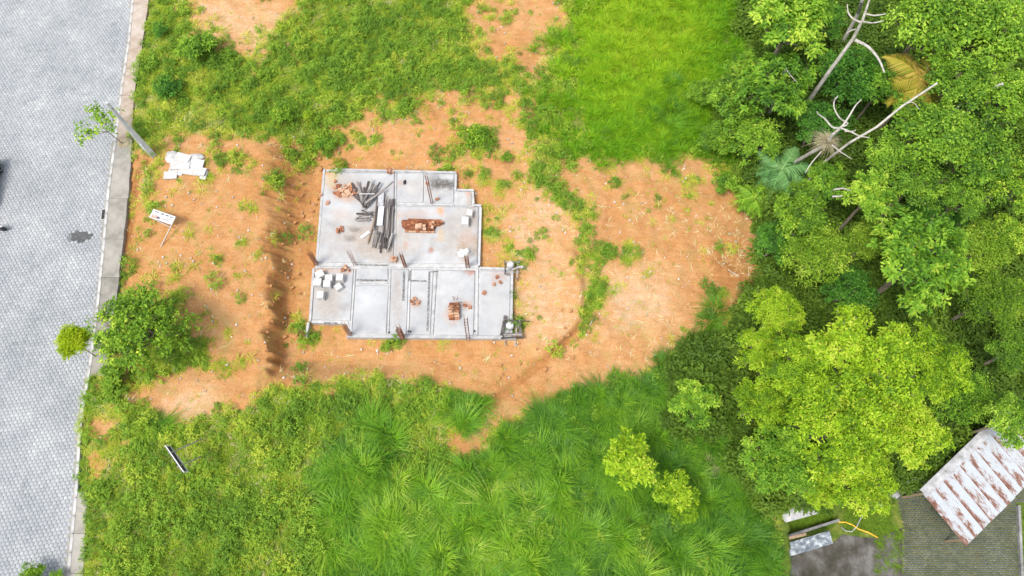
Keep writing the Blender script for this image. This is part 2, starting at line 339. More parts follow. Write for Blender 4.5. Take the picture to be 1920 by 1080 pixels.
# rusty corrugated sheets: white paint with rust running along the ribs
def roof_mat():
    m, nt, p = new_mat('rusted_white_sheet')
    tc = N(nt, 'ShaderNodeTexCoord'); mp = N(nt, 'ShaderNodeMapping')
    mp.inputs['Scale'].default_value = (34, 3.2, 1)
    nt.links.new(tc.outputs['Object'], mp.inputs['Vector'])
    oi = N(nt, 'ShaderNodeObjectInfo')
    off = N(nt, 'ShaderNodeCombineXYZ'); ml = N(nt, 'ShaderNodeMath', operation='MULTIPLY'); ml.inputs[1].default_value = 90
    nt.links.new(oi.outputs['Random'], ml.inputs[0]); nt.links.new(ml.outputs[0], off.inputs['Y']); nt.links.new(ml.outputs[0], off.inputs['X'])
    nt.links.new(off.outputs[0], mp.inputs['Location'])
    n1 = N(nt, 'ShaderNodeTexNoise', Scale=1.0, Detail=4, Roughness=.6); nt.links.new(mp.outputs[0], n1.inputs['Vector'])
    mp2 = N(nt, 'ShaderNodeMapping'); mp2.inputs['Scale'].default_value = (2.2, 1.1, 1); nt.links.new(tc.outputs['Object'], mp2.inputs['Vector']); nt.links.new(off.outputs[0], mp2.inputs['Location'])
    n2 = N(nt, 'ShaderNodeTexNoise', Scale=1.0, Detail=3); nt.links.new(mp2.outputs[0], n2.inputs['Vector'])
    sx = N(nt, 'ShaderNodeSeparateXYZ'); nt.links.new(tc.outputs['Object'], sx.inputs[0])
    ed = N(nt, 'ShaderNodeMapRange'); ed.inputs['From Min'].default_value = .0; ed.inputs['From Max'].default_value = .80; ed.inputs['To Min'].default_value = -.15; ed.inputs['To Max'].default_value = .24
    nt.links.new(sx.outputs['X'], ed.inputs['Value'])
    a1 = N(nt, 'ShaderNodeMath', operation='ADD'); nt.links.new(n1.outputs['Fac'], a1.inputs[0]); nt.links.new(n2.outputs['Fac'], a1.inputs[1])
    a2 = N(nt, 'ShaderNodeMath', operation='ADD'); nt.links.new(a1.outputs[0], a2.inputs[0]); nt.links.new(ed.outputs[0], a2.inputs[1])
    rp = ramp(nt, [(.0, (.33, .36, .39)), (.45, (.39, .42, .45)), (.545, (.36, .385, .41)), (.57, (.30, .25, .24)), (.595, (.19, .085, .05)), (.68, (.13, .05, .028)), (.9, (.18, .08, .04))])
    hl = N(nt, 'ShaderNodeMath', operation='MULTIPLY'); hl.inputs[1].default_value = .5
    nt.links.new(a2.outputs[0], hl.inputs[0]); nt.links.new(hl.outputs[0], rp.inputs['Fac'])
    nt.links.new(rp.outputs[0], p.inputs['Base Color']); p.inputs['Roughness'].default_value = .6
    return m
M['roof'] = roof_mat()
M['roof_grey'] = nmat('streaked_zinc_sheet', [(.3, (.10, .12, .14)), (.45, (.24, .27, .30)), (.55, (.45, .48, .50)), (.7, (.58, .58, .57))], scale=3.0, detail=9, rough=.6, rand=.2)

# slab floors: pale screed with stains carried as a point colour (alpha = amount)
def slab_mat():
    m, nt, p = new_mat('slab_screed')
    tc = N(nt, 'ShaderNodeTexCoord')
    n1 = N(nt, 'ShaderNodeTexNoise', Scale=.9, Detail=9, Roughness=.65); nt.links.new(tc.outputs['Object'], n1.inputs['Vector'])
    rp = ramp(nt, [(.22, (.25, .252, .262)), (.42, (.345, .35, .355)), (.58, (.40, .402, .402)), (.78, (.46, .457, .448))])
    nt.links.new(n1.outputs['Fac'], rp.inputs['Fac'])
    a = N(nt, 'ShaderNodeAttribute', attribute_name='stain')
    n2 = N(nt, 'ShaderNodeTexNoise', Scale=5, Detail=8, Roughness=.7); nt.links.new(tc.outputs['Object'], n2.inputs['Vector'])
    mr = N(nt, 'ShaderNodeMapRange'); mr.inputs['From Min'].default_value = .22; mr.inputs['From Max'].default_value = .52
    nt.links.new(n2.outputs['Fac'], mr.inputs['Value'])
    mu = N(nt, 'ShaderNodeMath', operation='MULTIPLY'); nt.links.new(a.outputs['Alpha'], mu.inputs[0]); nt.links.new(mr.outputs[0], mu.inputs[1])
    mx = N(nt, 'ShaderNodeMix', data_type='RGBA')
    nt.links.new(mu.outputs[0], mx.inputs['Factor']); nt.links.new(rp.outputs[0], mx.inputs[6]); nt.links.new(a.outputs['Color'], mx.inputs[7])
    nt.links.new(mx.outputs[2], p.inputs['Base Color'])
    p.inputs['Roughness'].default_value = .85; p.inputs['Specular IOR Level'].default_value = .3
    bp = N(nt, 'ShaderNodeBump', Strength=.2, Distance=.02)
    nt.links.new(n2.outputs['Fac'], bp.inputs['Height']); nt.links.new(bp.outputs[0], p.inputs['Normal'])
    return m
M['slab'] = slab_mat()

def ground_mat():
    m, nt, p = new_mat('ground_earth')
    tc = N(nt, 'ShaderNodeTexCoord')
    def noise(s, d=8, r=.62):
        n = N(nt, 'ShaderNodeTexNoise', Scale=s, Detail=d, Roughness=r); nt.links.new(tc.outputs['Object'], n.inputs['Vector']); return n
    n1, n2, n3 = noise(.22, 6), noise(1.7), noise(9, 6, .7)
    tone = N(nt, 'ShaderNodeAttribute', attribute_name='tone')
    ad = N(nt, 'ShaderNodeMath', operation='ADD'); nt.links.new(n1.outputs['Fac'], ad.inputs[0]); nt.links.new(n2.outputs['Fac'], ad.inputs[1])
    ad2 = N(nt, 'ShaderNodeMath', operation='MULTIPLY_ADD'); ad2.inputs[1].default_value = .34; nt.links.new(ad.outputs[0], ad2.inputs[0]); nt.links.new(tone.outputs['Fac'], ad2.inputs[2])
    rp = ramp(nt, [(.14, (.16, .064, .022)), (.32, (.31, .138, .046)), (.46, (.41, .198, .072)), (.59, (.47, .258, .115)), (.76, (.53, .36, .225))])
    mpn = N(nt, 'ShaderNodeMapping'); mpn.inputs['Scale'].default_value = (.55, 2.6, 1); mpn.inputs['Rotation'].default_value = (0, 0, 1.1)
    nt.links.new(tc.outputs['Object'], mpn.inputs['Vector'])
    n6 = N(nt, 'ShaderNodeTexNoise', Scale=1.3, Detail=7, Roughness=.7, Distortion=.8); nt.links.new(mpn.outputs[0], n6.inputs['Vector'])
    ad3 = N(nt, 'ShaderNodeMath', operation='MULTIPLY_ADD'); ad3.inputs[1].default_value = .36; nt.links.new(n6.outputs['Fac'], ad3.inputs[0])
    sb2 = N(nt, 'ShaderNodeMath', operation='SUBTRACT'); sb2.inputs[1].default_value = .19; nt.links.new(ad2.outputs[0], sb2.inputs[0]); nt.links.new(sb2.outputs[0], ad3.inputs[2])
    nt.links.new(ad3.outputs[0], rp.inputs['Fac'])
    # fine gravelly speckle
    sp = ramp(nt, [(.28, (.50, .47, .44)), (.42, (.92, .91, .90)), (.55, (1.05, 1.05, 1.05)), (.72, (1.3, 1.33, 1.36))])
    nt.links.new(n3.outputs['Fac'], sp.inputs['Fac'])
    ms = N(nt, 'ShaderNodeMix', data_type='RGBA', blend_type='MULTIPLY'); ms.inputs['Factor'].default_value = .8
    n5 = noise(.9, 9, .7)
    gf = ramp(nt, [(.50, (0, 0, 0)), (.66, (.42, .42, .42))]); nt.links.new(n5.outputs['Fac'], gf.inputs['Fac'])
    mg = N(nt, 'ShaderNodeMix', data_type='RGBA'); mg.inputs[7].default_value = (.30, .26, .08, 1)
    nt.links.new(gf.outputs[0], mg.inputs['Factor']); nt.links.new(rp.outputs[0], mg.inputs[6])
    nt.links.new(mg.outputs[2], ms.inputs[6]); nt.links.new(sp.outputs[0], ms.inputs[7])
    gr = ramp(nt, [(.3, (.055, .095, .014)), (.5, (.11, .16, .022)), (.66, (.19, .20, .045)), (.8, (.32, .23, .09))])
    nt.links.new(n2.outputs['Fac'], gr.inputs['Fac'])
    so = N(nt, 'ShaderNodeAttribute', attribute_name='soil')
    s2 = N(nt, 'ShaderNodeMath', operation='ADD'); 
    n4 = noise(3.2, 7, .7)
    m4 = N(nt, 'ShaderNodeMath', operation='MULTIPLY_ADD'); m4.inputs[1].default_value = .9; m4.inputs[2].default_value = -.45
    nt.links.new(n4.outputs['Fac'], m4.inputs[0]); nt.links.new(so.outputs['Fac'], s2.inputs[0]); nt.links.new(m4.outputs[0], s2.inputs[1])
    mr = N(nt, 'ShaderNodeMapRange'); mr.inputs['From Min'].default_value = .3; mr.inputs['From Max'].default_value = .62
    nt.links.new(s2.outputs[0], mr.inputs['Value'])
    mx = N(nt, 'ShaderNodeMix', data_type='RGBA'); nt.links.new(mr.outputs[0], mx.inputs['Factor']); nt.links.new(gr.outputs[0], mx.inputs[6]); nt.links.new(ms.outputs[2], mx.inputs[7])
    nt.links.new(mx.outputs[2], p.inputs['Base Color'])
    p.inputs['Roughness'].default_value = .95; p.inputs['Specular IOR Level'].default_value = .15
    bp = N(nt, 'ShaderNodeBump', Strength=.8, Distance=.07); nt.links.new(n3.outputs['Fac'], bp.inputs['Height']); nt.links.new(bp.outputs[0], p.inputs['Normal'])
    return m
M['ground'] = ground_mat()

G_ = {}
G_['meadow'] = leaf_mat('meadow_blade', [(.0, (.045, .10, .012)), (.3, (.085, .19, .018)), (.55, (.15, .28, .022)), (.75, (.26, .34, .04)), (1, (.42, .36, .12))], inst=True, transl=.4)
G_['weed'] = leaf_mat('weed_leaf', [(.0, (.035, .085, .014)), (.35, (.065, .16, .020)), (.6, (.11, .235, .024)), (.85, (.20, .31, .035)), (1, (.30, .34, .06))], inst=True, transl=.35)
G_['lush'] = leaf_mat('lush_blade', [(.0, (.040, .115, .008)), (.3, (.080, .21, .009)), (.6, (.140, .275, .010)), (.85, (.22, .325, .014)), (1, (.30, .35, .05))], inst=True, transl=.45, red=1.08)
G_['tall'] = leaf_mat('elephant_grass_blade', [(.0, (.022, .070, .010)), (.33, (.060, .165, .014)), (.58, (.120, .255, .015)), (.8, (.21, .33, .025)), (1, (.34, .40, .12))], inst=True, transl=.4, rough=.45, spec=.3, red=1.06)
G_['under'] = leaf_mat('understorey_leaf', [(.0, (.018, .045, .008)), (.5, (.042, .100, .012)), (1, (.09, .175, .02))], inst=True, transl=.3)
G_['straw'] = leaf_mat('straw', [(.0, (.22, .15, .08)), (.5, (.42, .31, .18)), (1, (.66, .56, .42))], inst=True, transl=.1)
L_ = {}
L_['lime'] = leaf_mat('lime_leaf', [(.0, (.045, .095, .008)), (.35, (.125, .205, .010)), (.65, (.225, .31, .014)), (1, (.36, .42, .05))], transl=.4, red=.92)
L_['bright'] = leaf_mat('bright_leaf', [(.0, (.028, .080, .010)), (.4, (.080, .180, .016)), (.75, (.155, .275, .024)), (1, (.28, .37, .05))], transl=.4, red=1.05)
L_['yellow'] = leaf_mat('young_lime_leaf', [(.0, (.14, .20, .008)), (.5, (.25, .33, .010)), (1, (.40, .42, .03))], transl=.45, rand=0)
L_['light'] = leaf_mat('light_leaf', [(.0, (.030, .075, .012)), (.4, (.085, .165, .016)), (.75, (.155, .255, .022)), (1, (.27, .36, .05))], transl=.4, red=.95)
L_['dark'] = leaf_mat('dark_leaf', [(.0, (.018, .055, .010)), (.45, (.040, .115, .014)), (.8, (.075, .18, .020)), (1, (.14, .25, .035))], transl=.35)
L_['olive'] = leaf_mat('olive_leaf', [(.0, (.040, .085, .010)), (.45, (.090, .165, .012)), (.8, (.16, .245, .020)), (1, (.26, .32, .05))], transl=.35)
L_['street'] = leaf_mat('street_leaf', [(.0, (.035, .085, .010)), (.45, (.078, .165, .014)), (.8, (.150, .26, .020)), (1, (.30, .38, .05))], transl=.35, red=1.08)
L_['blue'] = leaf_mat('bluish_frond', [(.0, (.030, .080, .030)), (.5, (.070, .16, .050)), (1, (.15, .25, .10))], transl=.3)
L_['orange'] = leaf_mat('dying_frond', [(.0, (.09, .13, .012)), (.5, (.24, .20, .03)), (1, (.44, .24, .07))], transl=.35)

# ------------------------------------------------------------------ mesh helpers
def mesh_np(name, V, F, mat=None, attrs=None, smooth=False):
    """V (n,3), F (m,k) or list of (m,k) arrays"""
    me = bpy.data.meshes.new(name)
    Fs = F if isinstance(F, list) else [F]
    V = np.asarray(V, np.float32)
    loops = np.concatenate([f.ravel() for f in Fs]).astype(np.int32)
    sizes = np.concatenate([np.full(len(f), f.shape[1]) for f in Fs]).astype(np.int32)
    starts = np.concatenate([[0], np.cumsum(sizes)[:-1]]).astype(np.int32)
    me.vertices.add(len(V)); me.vertices.foreach_set('co', V.ravel())
    me.loops.add(len(loops)); me.loops.foreach_set('vertex_index', loops)
    me.polygons.add(len(sizes)); me.polygons.foreach_set('loop_start', starts); me.polygons.foreach_set('loop_total', sizes)
    me.update(calc_edges=True)
    if attrs:
        for k, v in attrs.items():
            v = np.asarray(v, np.float32)
            if v.ndim == 1:
                a = me.attributes.new(k, 'FLOAT', 'POINT'); a.data.foreach_set('value', v)
            elif v.shape[1] == 4:
                a = me.attributes.new(k, 'FLOAT_COLOR', 'POINT'); a.data.foreach_set('color', v.ravel())
            else:
                a = me.attributes.new(k, 'FLOAT_VECTOR', 'POINT'); a.data.foreach_set('vector', v.ravel())
    if mat: me.materials.append(mat)
    if smooth: me.polygons.foreach_set('use_smooth', np.ones(len(sizes), bool))
    me.validate()
    return me
class MB:
    def __init__(s): s.v = []; s.f = []
    def add(s, vs, fs):
        o = len(s.v); s.v += [tuple(v) for v in vs]; s.f += [tuple(i + o for i in f) for f in fs]; return s
    def prism(s, poly, z0, z1, inset=0.0):
        n = len(poly)
        cx = sum(p[0] for p in poly) / n; cy = sum(p[1] for p in poly) / n
        z0s = z0 if hasattr(z0, '__len__') else [z0] * n; z1s = z1 if hasattr(z1, '__len__') else [z1] * n
        bot = [(p[0], p[1], z0s[i]) for i, p in enumerate(poly)]
        if inset:
            mid = [(p[0], p[1], z1s[i] - inset) for i, p in enumerate(poly)]
            top = []
            for i, p in enumerate(poly):
                d = math.hypot(p[0] - cx, p[1] - cy) or 1
                top.append((p[0] - (p[0] - cx) / d * inset, p[1] - (p[1] - cy) / d * inset, z1s[i]))
            vs = bot + mid + top
            fs = [tuple(range(n))[::-1]] + [(i, (i + 1) % n, n + (i + 1) % n, n + i) for i in range(n)] + [(n + i, n + (i + 1) % n, 2 * n + (i + 1) % n, 2 * n + i) for i in range(n)] + [tuple(range(2 * n, 3 * n))]
        else:
            vs = bot + [(p[0], p[1], z1s[i]) for i, p in enumerate(poly)]
            fs = [tuple(range(n))[::-1]] + [(i, (i + 1) % n, n + (i + 1) % n, n + i) for i in range(n)] + [tuple(range(n, 2 * n))]
        return s.add(vs, fs)
    def box(s, c, d, rz=0.0, bev=0.0):
        x, y = d[0] / 2, d[1] / 2; co, si = math.cos(rz), math.sin(rz)
        poly = [(c[0] + a * co - b * si, c[1] + a * si + b * co) for a, b in ((-x, -y), (x, -y), (x, y), (-x, y))]
        return s.prism(poly, c[2] - d[2] / 2, c[2] + d[2] / 2, bev)
    def bar(s, p, q, w, h=None, up=Vector((0, 0, 1))):       # rectangular bar between two points
        p, q = Vector(p), Vector(q); h = h or w
        t = (q - p).normalized(); a = t.cross(up)
        a = a.normalized() if a.length > 1e-4 else Vector((1, 0, 0)); b = a.cross(t).normalized()
        vs = []
        for e in (p, q):
            for i, j in ((-1, -1), (1, -1), (1, 1), (-1, 1)): vs.append(e + a * i * w / 2 + b * j * h / 2)
        return s.add(vs, [(0, 1, 2, 3), (7, 6, 5, 4), (0, 4, 5, 1), (1, 5, 6, 2), (2, 6, 7, 3), (3, 7, 4, 0)])
    def tube(s, pts, rad, n=6, cap=True):
        pts = [Vector(p) for p in pts]
        rad = rad if hasattr(rad, '__len__') else [rad] * len(pts)
        vs = []; ref = Vector((.31, .77, .55))
        for i, p in enumerate(pts):
            t = (pts[min(i + 1, len(pts) - 1)] - pts[max(i - 1, 0)]).normalized()
            a = t.cross(ref).normalized(); b = t.cross(a)
            for k in range(n):
                an = 2 * math.pi * k / n
                vs.append(p + (a * math.cos(an) + b * math.sin(an)) * rad[i])
        fs = []
        for i in range(len(pts) - 1):
            for k in range(n): fs.append((i * n + k, i * n + (k + 1) % n, (i + 1) * n + (k + 1) % n, (i + 1) * n + k))
        if cap: fs += [tuple(range(n))[::-1], tuple(range((len(pts) - 1) * n, len(pts) * n))]
        return s.add(vs, fs)
    def mesh(s, name, mat, smooth=False):
        me = bpy.data.meshes.new(name); me.from_pydata(s.v, [], s.f); me.materials.append(mat)
        if smooth: me.polygons.foreach_set('use_smooth', [True] * len(me.polygons))
        me.update(); return me
    def build(s, name, mat, parent=None, loc=None, smooth=False):
        """vertices in world coordinates; origin moved to loc (or the parent's place)"""
        o = bpy.data.objects.new(name, None)
        base = Vector(loc) if loc is not None else (Vector(parent.location) if parent else None)
        if base is None:
            n = len(s.v); base = Vector((sum(v[0] for v in s.v) / n, sum(v[1] for v in s.v) / n, min(v[2] for v in s.v)))
        s.v = [(v[0] - base.x, v[1] - base.y, v[2] - base.z) for v in s.v]
        me = s.mesh(name, mat, smooth)
        bpy.data.objects.remove(o)
        o = bpy.data.objects.new(name, me); COL.objects.link(o)
        if parent:
            o.parent = parent; o.location = base - Vector(parent.location)
        else: o.location = base
        return o
def link(name, me, parent=None, loc=(0, 0, 0), rot=(0, 0, 0), scl=(1, 1, 1)):
    o = bpy.data.objects.new(name, me); COL.objects.link(o)
    o.location = loc; o.rotation_euler = rot; o.scale = scl
    if parent: o.parent = parent
    return o
def empty(name, loc, rz=0.0):
    o = bpy.data.objects.new(name, None); COL.objects.link(o)
    o.empty_display_size = .3
    o.location = loc; o.rotation_euler = (0, 0, rz); return o
def tag(o, label=None, cat=None, group=None, kind=None):
    if label: o['label'] = label
    if cat: o['category'] = cat
    if group: o['group'] = group
    if kind: o['kind'] = kind
    return o
def copy_tree(o, parent=None):
    c = o.copy(); COL.objects.link(c); c.parent = parent
    for ch in o.children: copy_tree(ch, c)
    return c

# ------------------------------------------------------------------ ground sheet
xs = np.concatenate([[-400, -200, -110, -75, -58], np.arange(-48, -17.5, .17), np.arange(-17.5, -10, .085), np.arange(-10, 48, .17), [58, 75, 110, 200, 400]])
ys = np.concatenate([[-300, -120, -50, -22], np.arange(-7, 50, .125), [56, 70, 100, 180, 400]])
X, Y = np.meshgrid(xs, ys)
Z = terr(X, Y)
PX, PY = proj(X, Y, Z)
PX = np.clip(PX, -290, 2190); PY = np.clip(PY, -290, 1360)
soil_v = soil_at(PX, PY, X, Y)
tone_v = .18 + .0 * X
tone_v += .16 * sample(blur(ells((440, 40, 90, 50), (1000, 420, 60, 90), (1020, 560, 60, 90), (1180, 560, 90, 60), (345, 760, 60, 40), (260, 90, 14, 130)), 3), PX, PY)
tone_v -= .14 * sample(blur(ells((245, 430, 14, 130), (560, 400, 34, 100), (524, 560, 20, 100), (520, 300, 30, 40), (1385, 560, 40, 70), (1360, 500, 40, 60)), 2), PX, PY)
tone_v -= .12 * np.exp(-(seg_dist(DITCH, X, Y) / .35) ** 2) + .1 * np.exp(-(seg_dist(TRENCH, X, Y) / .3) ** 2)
ny, nx = X.shape
idx = np.arange(ny * nx).reshape(ny, nx)
F = np.stack([idx[:-1, :-1], idx[:-1, 1:], idx[1:, 1:], idx[1:, :-1]], -1).reshape(-1, 4)
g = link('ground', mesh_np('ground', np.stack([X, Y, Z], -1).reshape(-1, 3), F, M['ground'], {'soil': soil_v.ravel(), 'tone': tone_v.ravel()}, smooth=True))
tag(g, kind='structure')

# ------------------------------------------------------------------ road: bed, hexagonal pavers, kerb, sidewalk
yy = np.arange(-12, 62.1, 2.0)
m = MB()
poly = [(float(kerb_x(y)) - .005, float(y)) for y in yy] + [(float(kerb_x(y)) - 17, float(y)) for y in yy[::-1]]
m.prism(poly, -.16, -.03)
road = m.build('road', M['joint'], loc=(-30, 20, 0)); tag(road, kind='structure')
ang = math.atan2(float(kerb_x(45) - kerb_x(0)), 45)          # the road's heading
def hexfield():
    P = .25; rowp = P * .866
    V = []; LV = []
    ca, sa = math.cos(-ang), math.sin(-ang)
    cs = []
    for r in range(-60, 290):
        y = r * rowp
        for c in range(-76, 16):
            cs.append((c * P + (P / 2 if r % 2 else 0), y))
    cs = np.array(cs)
    wx = cs[:, 0] * ca - cs[:, 1] * sa; wy = cs[:, 0] * sa + cs[:, 1] * ca
    wx += kerb_x(0)
    kx = kerb_x(wy)
    keep = (wx < kx - .13) & (wx > kx - 14.5) & (wy > -4) & (wy < 50)
    # only pavers the neighbourhood of the frame could see; the bed carries on beyond
    px, py = proj(wx, wy, 0 * wx)
    keep &= (px > -130) & (py > -60) & (py < 1140)
    # a patch where pavers were lifted and filled with asphalt
    pa = at(153, 443, 0); keep &= ~(((wx - pa.x) / .82) ** 2 + ((wy - pa.y) / .40) ** 2 < 1.0 + 1.0 * (vnoise(wx * 2.0 + 7, wy * 2.0 + 3) - .5))
    wx, wy = wx[keep], wy[keep]; n = len(wx)
    k = np.arange(6); a = np.radians(60 * k + 30) - ang
    r0, r1 = P / 2 / .866 - .008, P / 2 / .866 - .030
    dz = rng.normal(0, .004, n)
    tx, ty = rng.normal(0, .010, n), rng.normal(0, .010, n)
    out = []
    for rr, z in ((r0, -.05), (r0, -.012), (r1, 0.0)):
        ox = rr * np.cos(a)[None]; oy = rr * np.sin(a)[None]
        zz = z + dz[:, None] + (tx[:, None] * ox + ty[:, None] * oy if z > -.04 else 0 * ox)
        out.append(np.stack([wx[:, None] + ox, wy[:, None] + oy, zz + 0 * ox], -1))
    V = np.concatenate(out, 1).reshape(-1, 3)
    b = (np.arange(n) * 18)[:, None, None]
    q = np.array([[i + l * 6, (i + 1) % 6 + l * 6, (i + 1) % 6 + (l + 1) * 6, i + (l + 1) * 6] for l in (0, 1) for i in range(6)])[None]
    Fq = (b + q).reshape(-1, 4)
    Ft = (np.arange(n)[:, None] * 18 + np.array([12, 13, 14, 15, 16, 17])[None])
    lv = np.repeat(np.clip(rng.normal(.5, .22, n), 0, 1), 18)
    V[:, 0] += 30; V[:, 1] -= 20
    return mesh_np('hexagonal_pavers', V, [Fq, Ft], M['paver'], {'lv': lv})
hp = link('hexagonal_pavers', hexfield(), road); tag(hp, kind='stuff')
# asphalt patch and loose chippings inside it
pa = at(153, 443, 0)
m = MB(); pts = []
for k in range(22):
    a = 2 * math.pi * k / 22; r = 1 + .16 * math.sin(3 * a + 1) + random.uniform(-.1, .1)
    pts.append((pa.x + .86 * r * math.cos(a), pa.y + .42 * r * math.sin(a)))
m.prism(pts, -.028, -.014)
tag(m.build('asphalt_patch', M['asphalt']), 'dark asphalt patch in the pale hexagonal paving', 'road patch')
m = MB()
ysl = np.linspace(-12, 62, 38)
for a, b in zip(ysl[:-1], ysl[1:]): m.prism([(float(kerb_x(a)) - .30, a), (float(kerb_x(a)) - .004, a), (float(kerb_x(b)) - .004, b), (float(kerb_x(b)) - .30, b)], -.06, -.014)
tag(m.build('gutter', M['walk'], loc=(-27, 20, 0)), kind='structure')
# kerb stones
kerb = empty('kerb', (-27, 20, 0)); tag(kerb, kind='structure')
y = -6.0
while y < 56:
    y2 = y + 1.0
    a0, a1 = float(kerb_x(y + .012)), float(kerb_x(y2 - .012)); j = random.uniform(-.012, .012)
    zt = .115 + random.uniform(-.008, .008)
    MB().prism([(a0 + j, y + .012), (a0 + .178 + j * .2, y + .012), (a1 + .178 + j * .2, y2 - .012), (a1 + j, y2 - .012)], -.2, zt, .02).build('kerb_stone', M['kerb'], kerb, loc=(a0, y, 0))
    y = y2
# sidewalk slabs: dusty in the upper stretch, clean lower down, buried between the street tree and the last slab
walk = empty('sidewalk', (-26, 20, 0)); tag(walk, kind='structure')
breaks = [57, 53, 49, 45.5, 42, 38.5, 35.5, 33.0] + [at(250, q, .1).y for q in (262, 296, 372, 448, 520, 590, 655, 705)]
for a, b in zip(breaks[:-1], breaks[1:]):
    ysl = np.linspace(b + .012, a - .012, 6)
    poly = [(float(kerb_x(t)) + .185, t) for t in ysl] + [(float(walk_x(t)) + random.uniform(-.03, .03), t) for t in ysl[::-1]]
    top = .10 + random.uniform(-.006, .006)
    MB().prism(poly, -.2, top).build('sidewalk_slab', M['walk_dirt'] if b > at(250, 262, .1).y - .1 else M['walk'], walk, loc=(poly[0][0], b, 0))
for qa, qb in ((922, 1000), (1000, 1075), (1075, 1150)):
    a, b = at(150, qa, .1).y, at(150, qb, .1).y
    ysl = np.linspace(b + .012, a - .012, 5)
    poly = [(float(kerb_x(t)) + .185, t) for t in ysl] + [(float(walk_x(t)), t) for t in ysl[::-1]]
    MB().prism(poly, -.2, .1 + random.uniform(-.006, .006)).build('sidewalk_slab', M['walk'], walk, loc=(poly[0][0], b, 0))
# drain grate at the kerb
p = at(195, 402, 0)
dg = empty('drain_grate', (p.x, p.y, 0), -ang); tag(dg, 'slotted iron drain grate set in the gutter at the kerb', 'drain')
def part(mb, name, mat, parent):                  # mesh in the parent's local frame
    o = bpy.data.objects.new(name, mb.mesh(name, mat)); COL.objects.link(o); o.parent = parent; return o
m = MB()
for (c, d) in (((-.17, 0, .018), (.05, .86, .03)), ((.17, 0, .018), (.05, .86, .03)), ((0, -.41, .0185), (.29, .05, .028)), ((0, .41, .0185), (.29, .05, .028))): m.box(c, d)
part(m, 'frame', M['kerb'], dg)
for k in range(7): part(MB().box((0, -.33 + .11 * k, .016), (.29, .045, .022)), 'grate_bar', M['iron'], dg)
part(MB().box((0, 0, .003), (.29, .77, .004)), 'shade_plate', M['black'], dg)  # flat black plate under the bars, shade of the drain hollow as colour

# ------------------------------------------------------------------ house foundation: screed floors between concrete beams
def c4(x, y, z=SLAB): return at(560 + x * .3427, 290 + y * .3427, z)
OUT = [(135, 75), (860, 95), (858, 190), (955, 192), (957, 270), (998, 272), (986, 614), (1170, 622), (1163, 1004), (275, 998), (272, 930), (62, 915), (85, 605), (95, 600)]
fc = c4(600, 560)
house = empty('house_foundation', (fc.x, fc.y, PAD)); tag(house, 'pale concrete house foundation slab with room outlines on the orange dirt', 'foundation')
poly = [tuple(c4(*q)[:2]) for q in OUT]
cxm = sum(p[0] for p in poly) / len(poly); cym = sum(p[1] for p in poly) / len(poly)
poly = [(cxm + (p[0] - cxm) * .994, cym + (p[1] - cym) * .994) for p in poly]
MB().prism(poly[::-1], PAD - .5, SLAB - .07).build('slab_base', M['concrete'], house)
DK, PK, TN, YL, RS, WH = (.04, .04, .04), (.40, .25, .18), (.30, .23, .165), (.46, .34, .17), (.30, .13, .075), (.5, .5, .5)
STAINS = [(832, 345, 26, 11, DK, .95), (815, 338, 14, 12, DK, .5), (655, 362, 30, 18, PK, .9), (690, 440, 36, 20, TN, .5), (665, 431, 14, 5, DK, .7), (658, 447, 9, 7, DK, .6), (868, 466, 12, 24, TN, .9), (893, 462, 8, 22, TN, .8), (880, 476, 14, 9, DK, .45),
          (622, 330, 14, 26, YL, .95), (613, 320, 16, 12, (.42, .20, .08), 1.0), (640, 400, 18, 14, PK, .3), (600, 508, 22, 10, PK, .8), (640, 506, 30, 8, PK, .5), (715, 472, 55, 18, TN, .45), (775, 402, 45, 10, PK, .35), (885, 400, 10, 26, TN, .5), (826, 395, 8, 8, (.55, .27, .14), .95), (826, 440, 8, 14, YL, .6), (760, 460, 5, 12, PK, .8), (807, 470, 6, 7, RS, .8), (886, 508, 16, 8, RS, .8), (735, 487, 10, 9, RS, .5),
          (779, 567, 12, 10, PK, .8), (875, 572, 12, 9, PK, .8), (847, 590, 14, 18, PK, .7), (935, 520, 16, 14, PK, .5), (910, 550, 5, 6, RS, .6), (930, 585, 16, 20, (.40, .40, .40), .6), (880, 360, 8, 16, PK, .8), (745, 345, 14, 8, PK, .4), (800, 540, 26, 10, (.34, .34, .35), .7), (845, 530, 20, 5, (.36, .36, .37), .7), (690, 570, 24, 40, (.44, .45, .46), .5), (620, 575, 30, 20, TN, .25), (735, 340, 6, 20, (.36, .36, .4), .5), (720, 400, 24, 40, TN, .4), (875, 447, 16, 14, PK, .5), (700, 445, 110, 46, TN, .42), (860, 440, 46, 50, TN, .40), (640, 345, 40, 30, TN, .4), (800, 350, 60, 24, TN, .25), (610, 560, 36, 46, TN, .35), (780, 590, 60, 40, (.28, .28, .285), .35), (690, 600, 30, 26, (.30, .30, .31), .4), (930, 560, 30, 60, (.32, .31, .30), .4), (745, 560, 10, 60, TN, .4)]
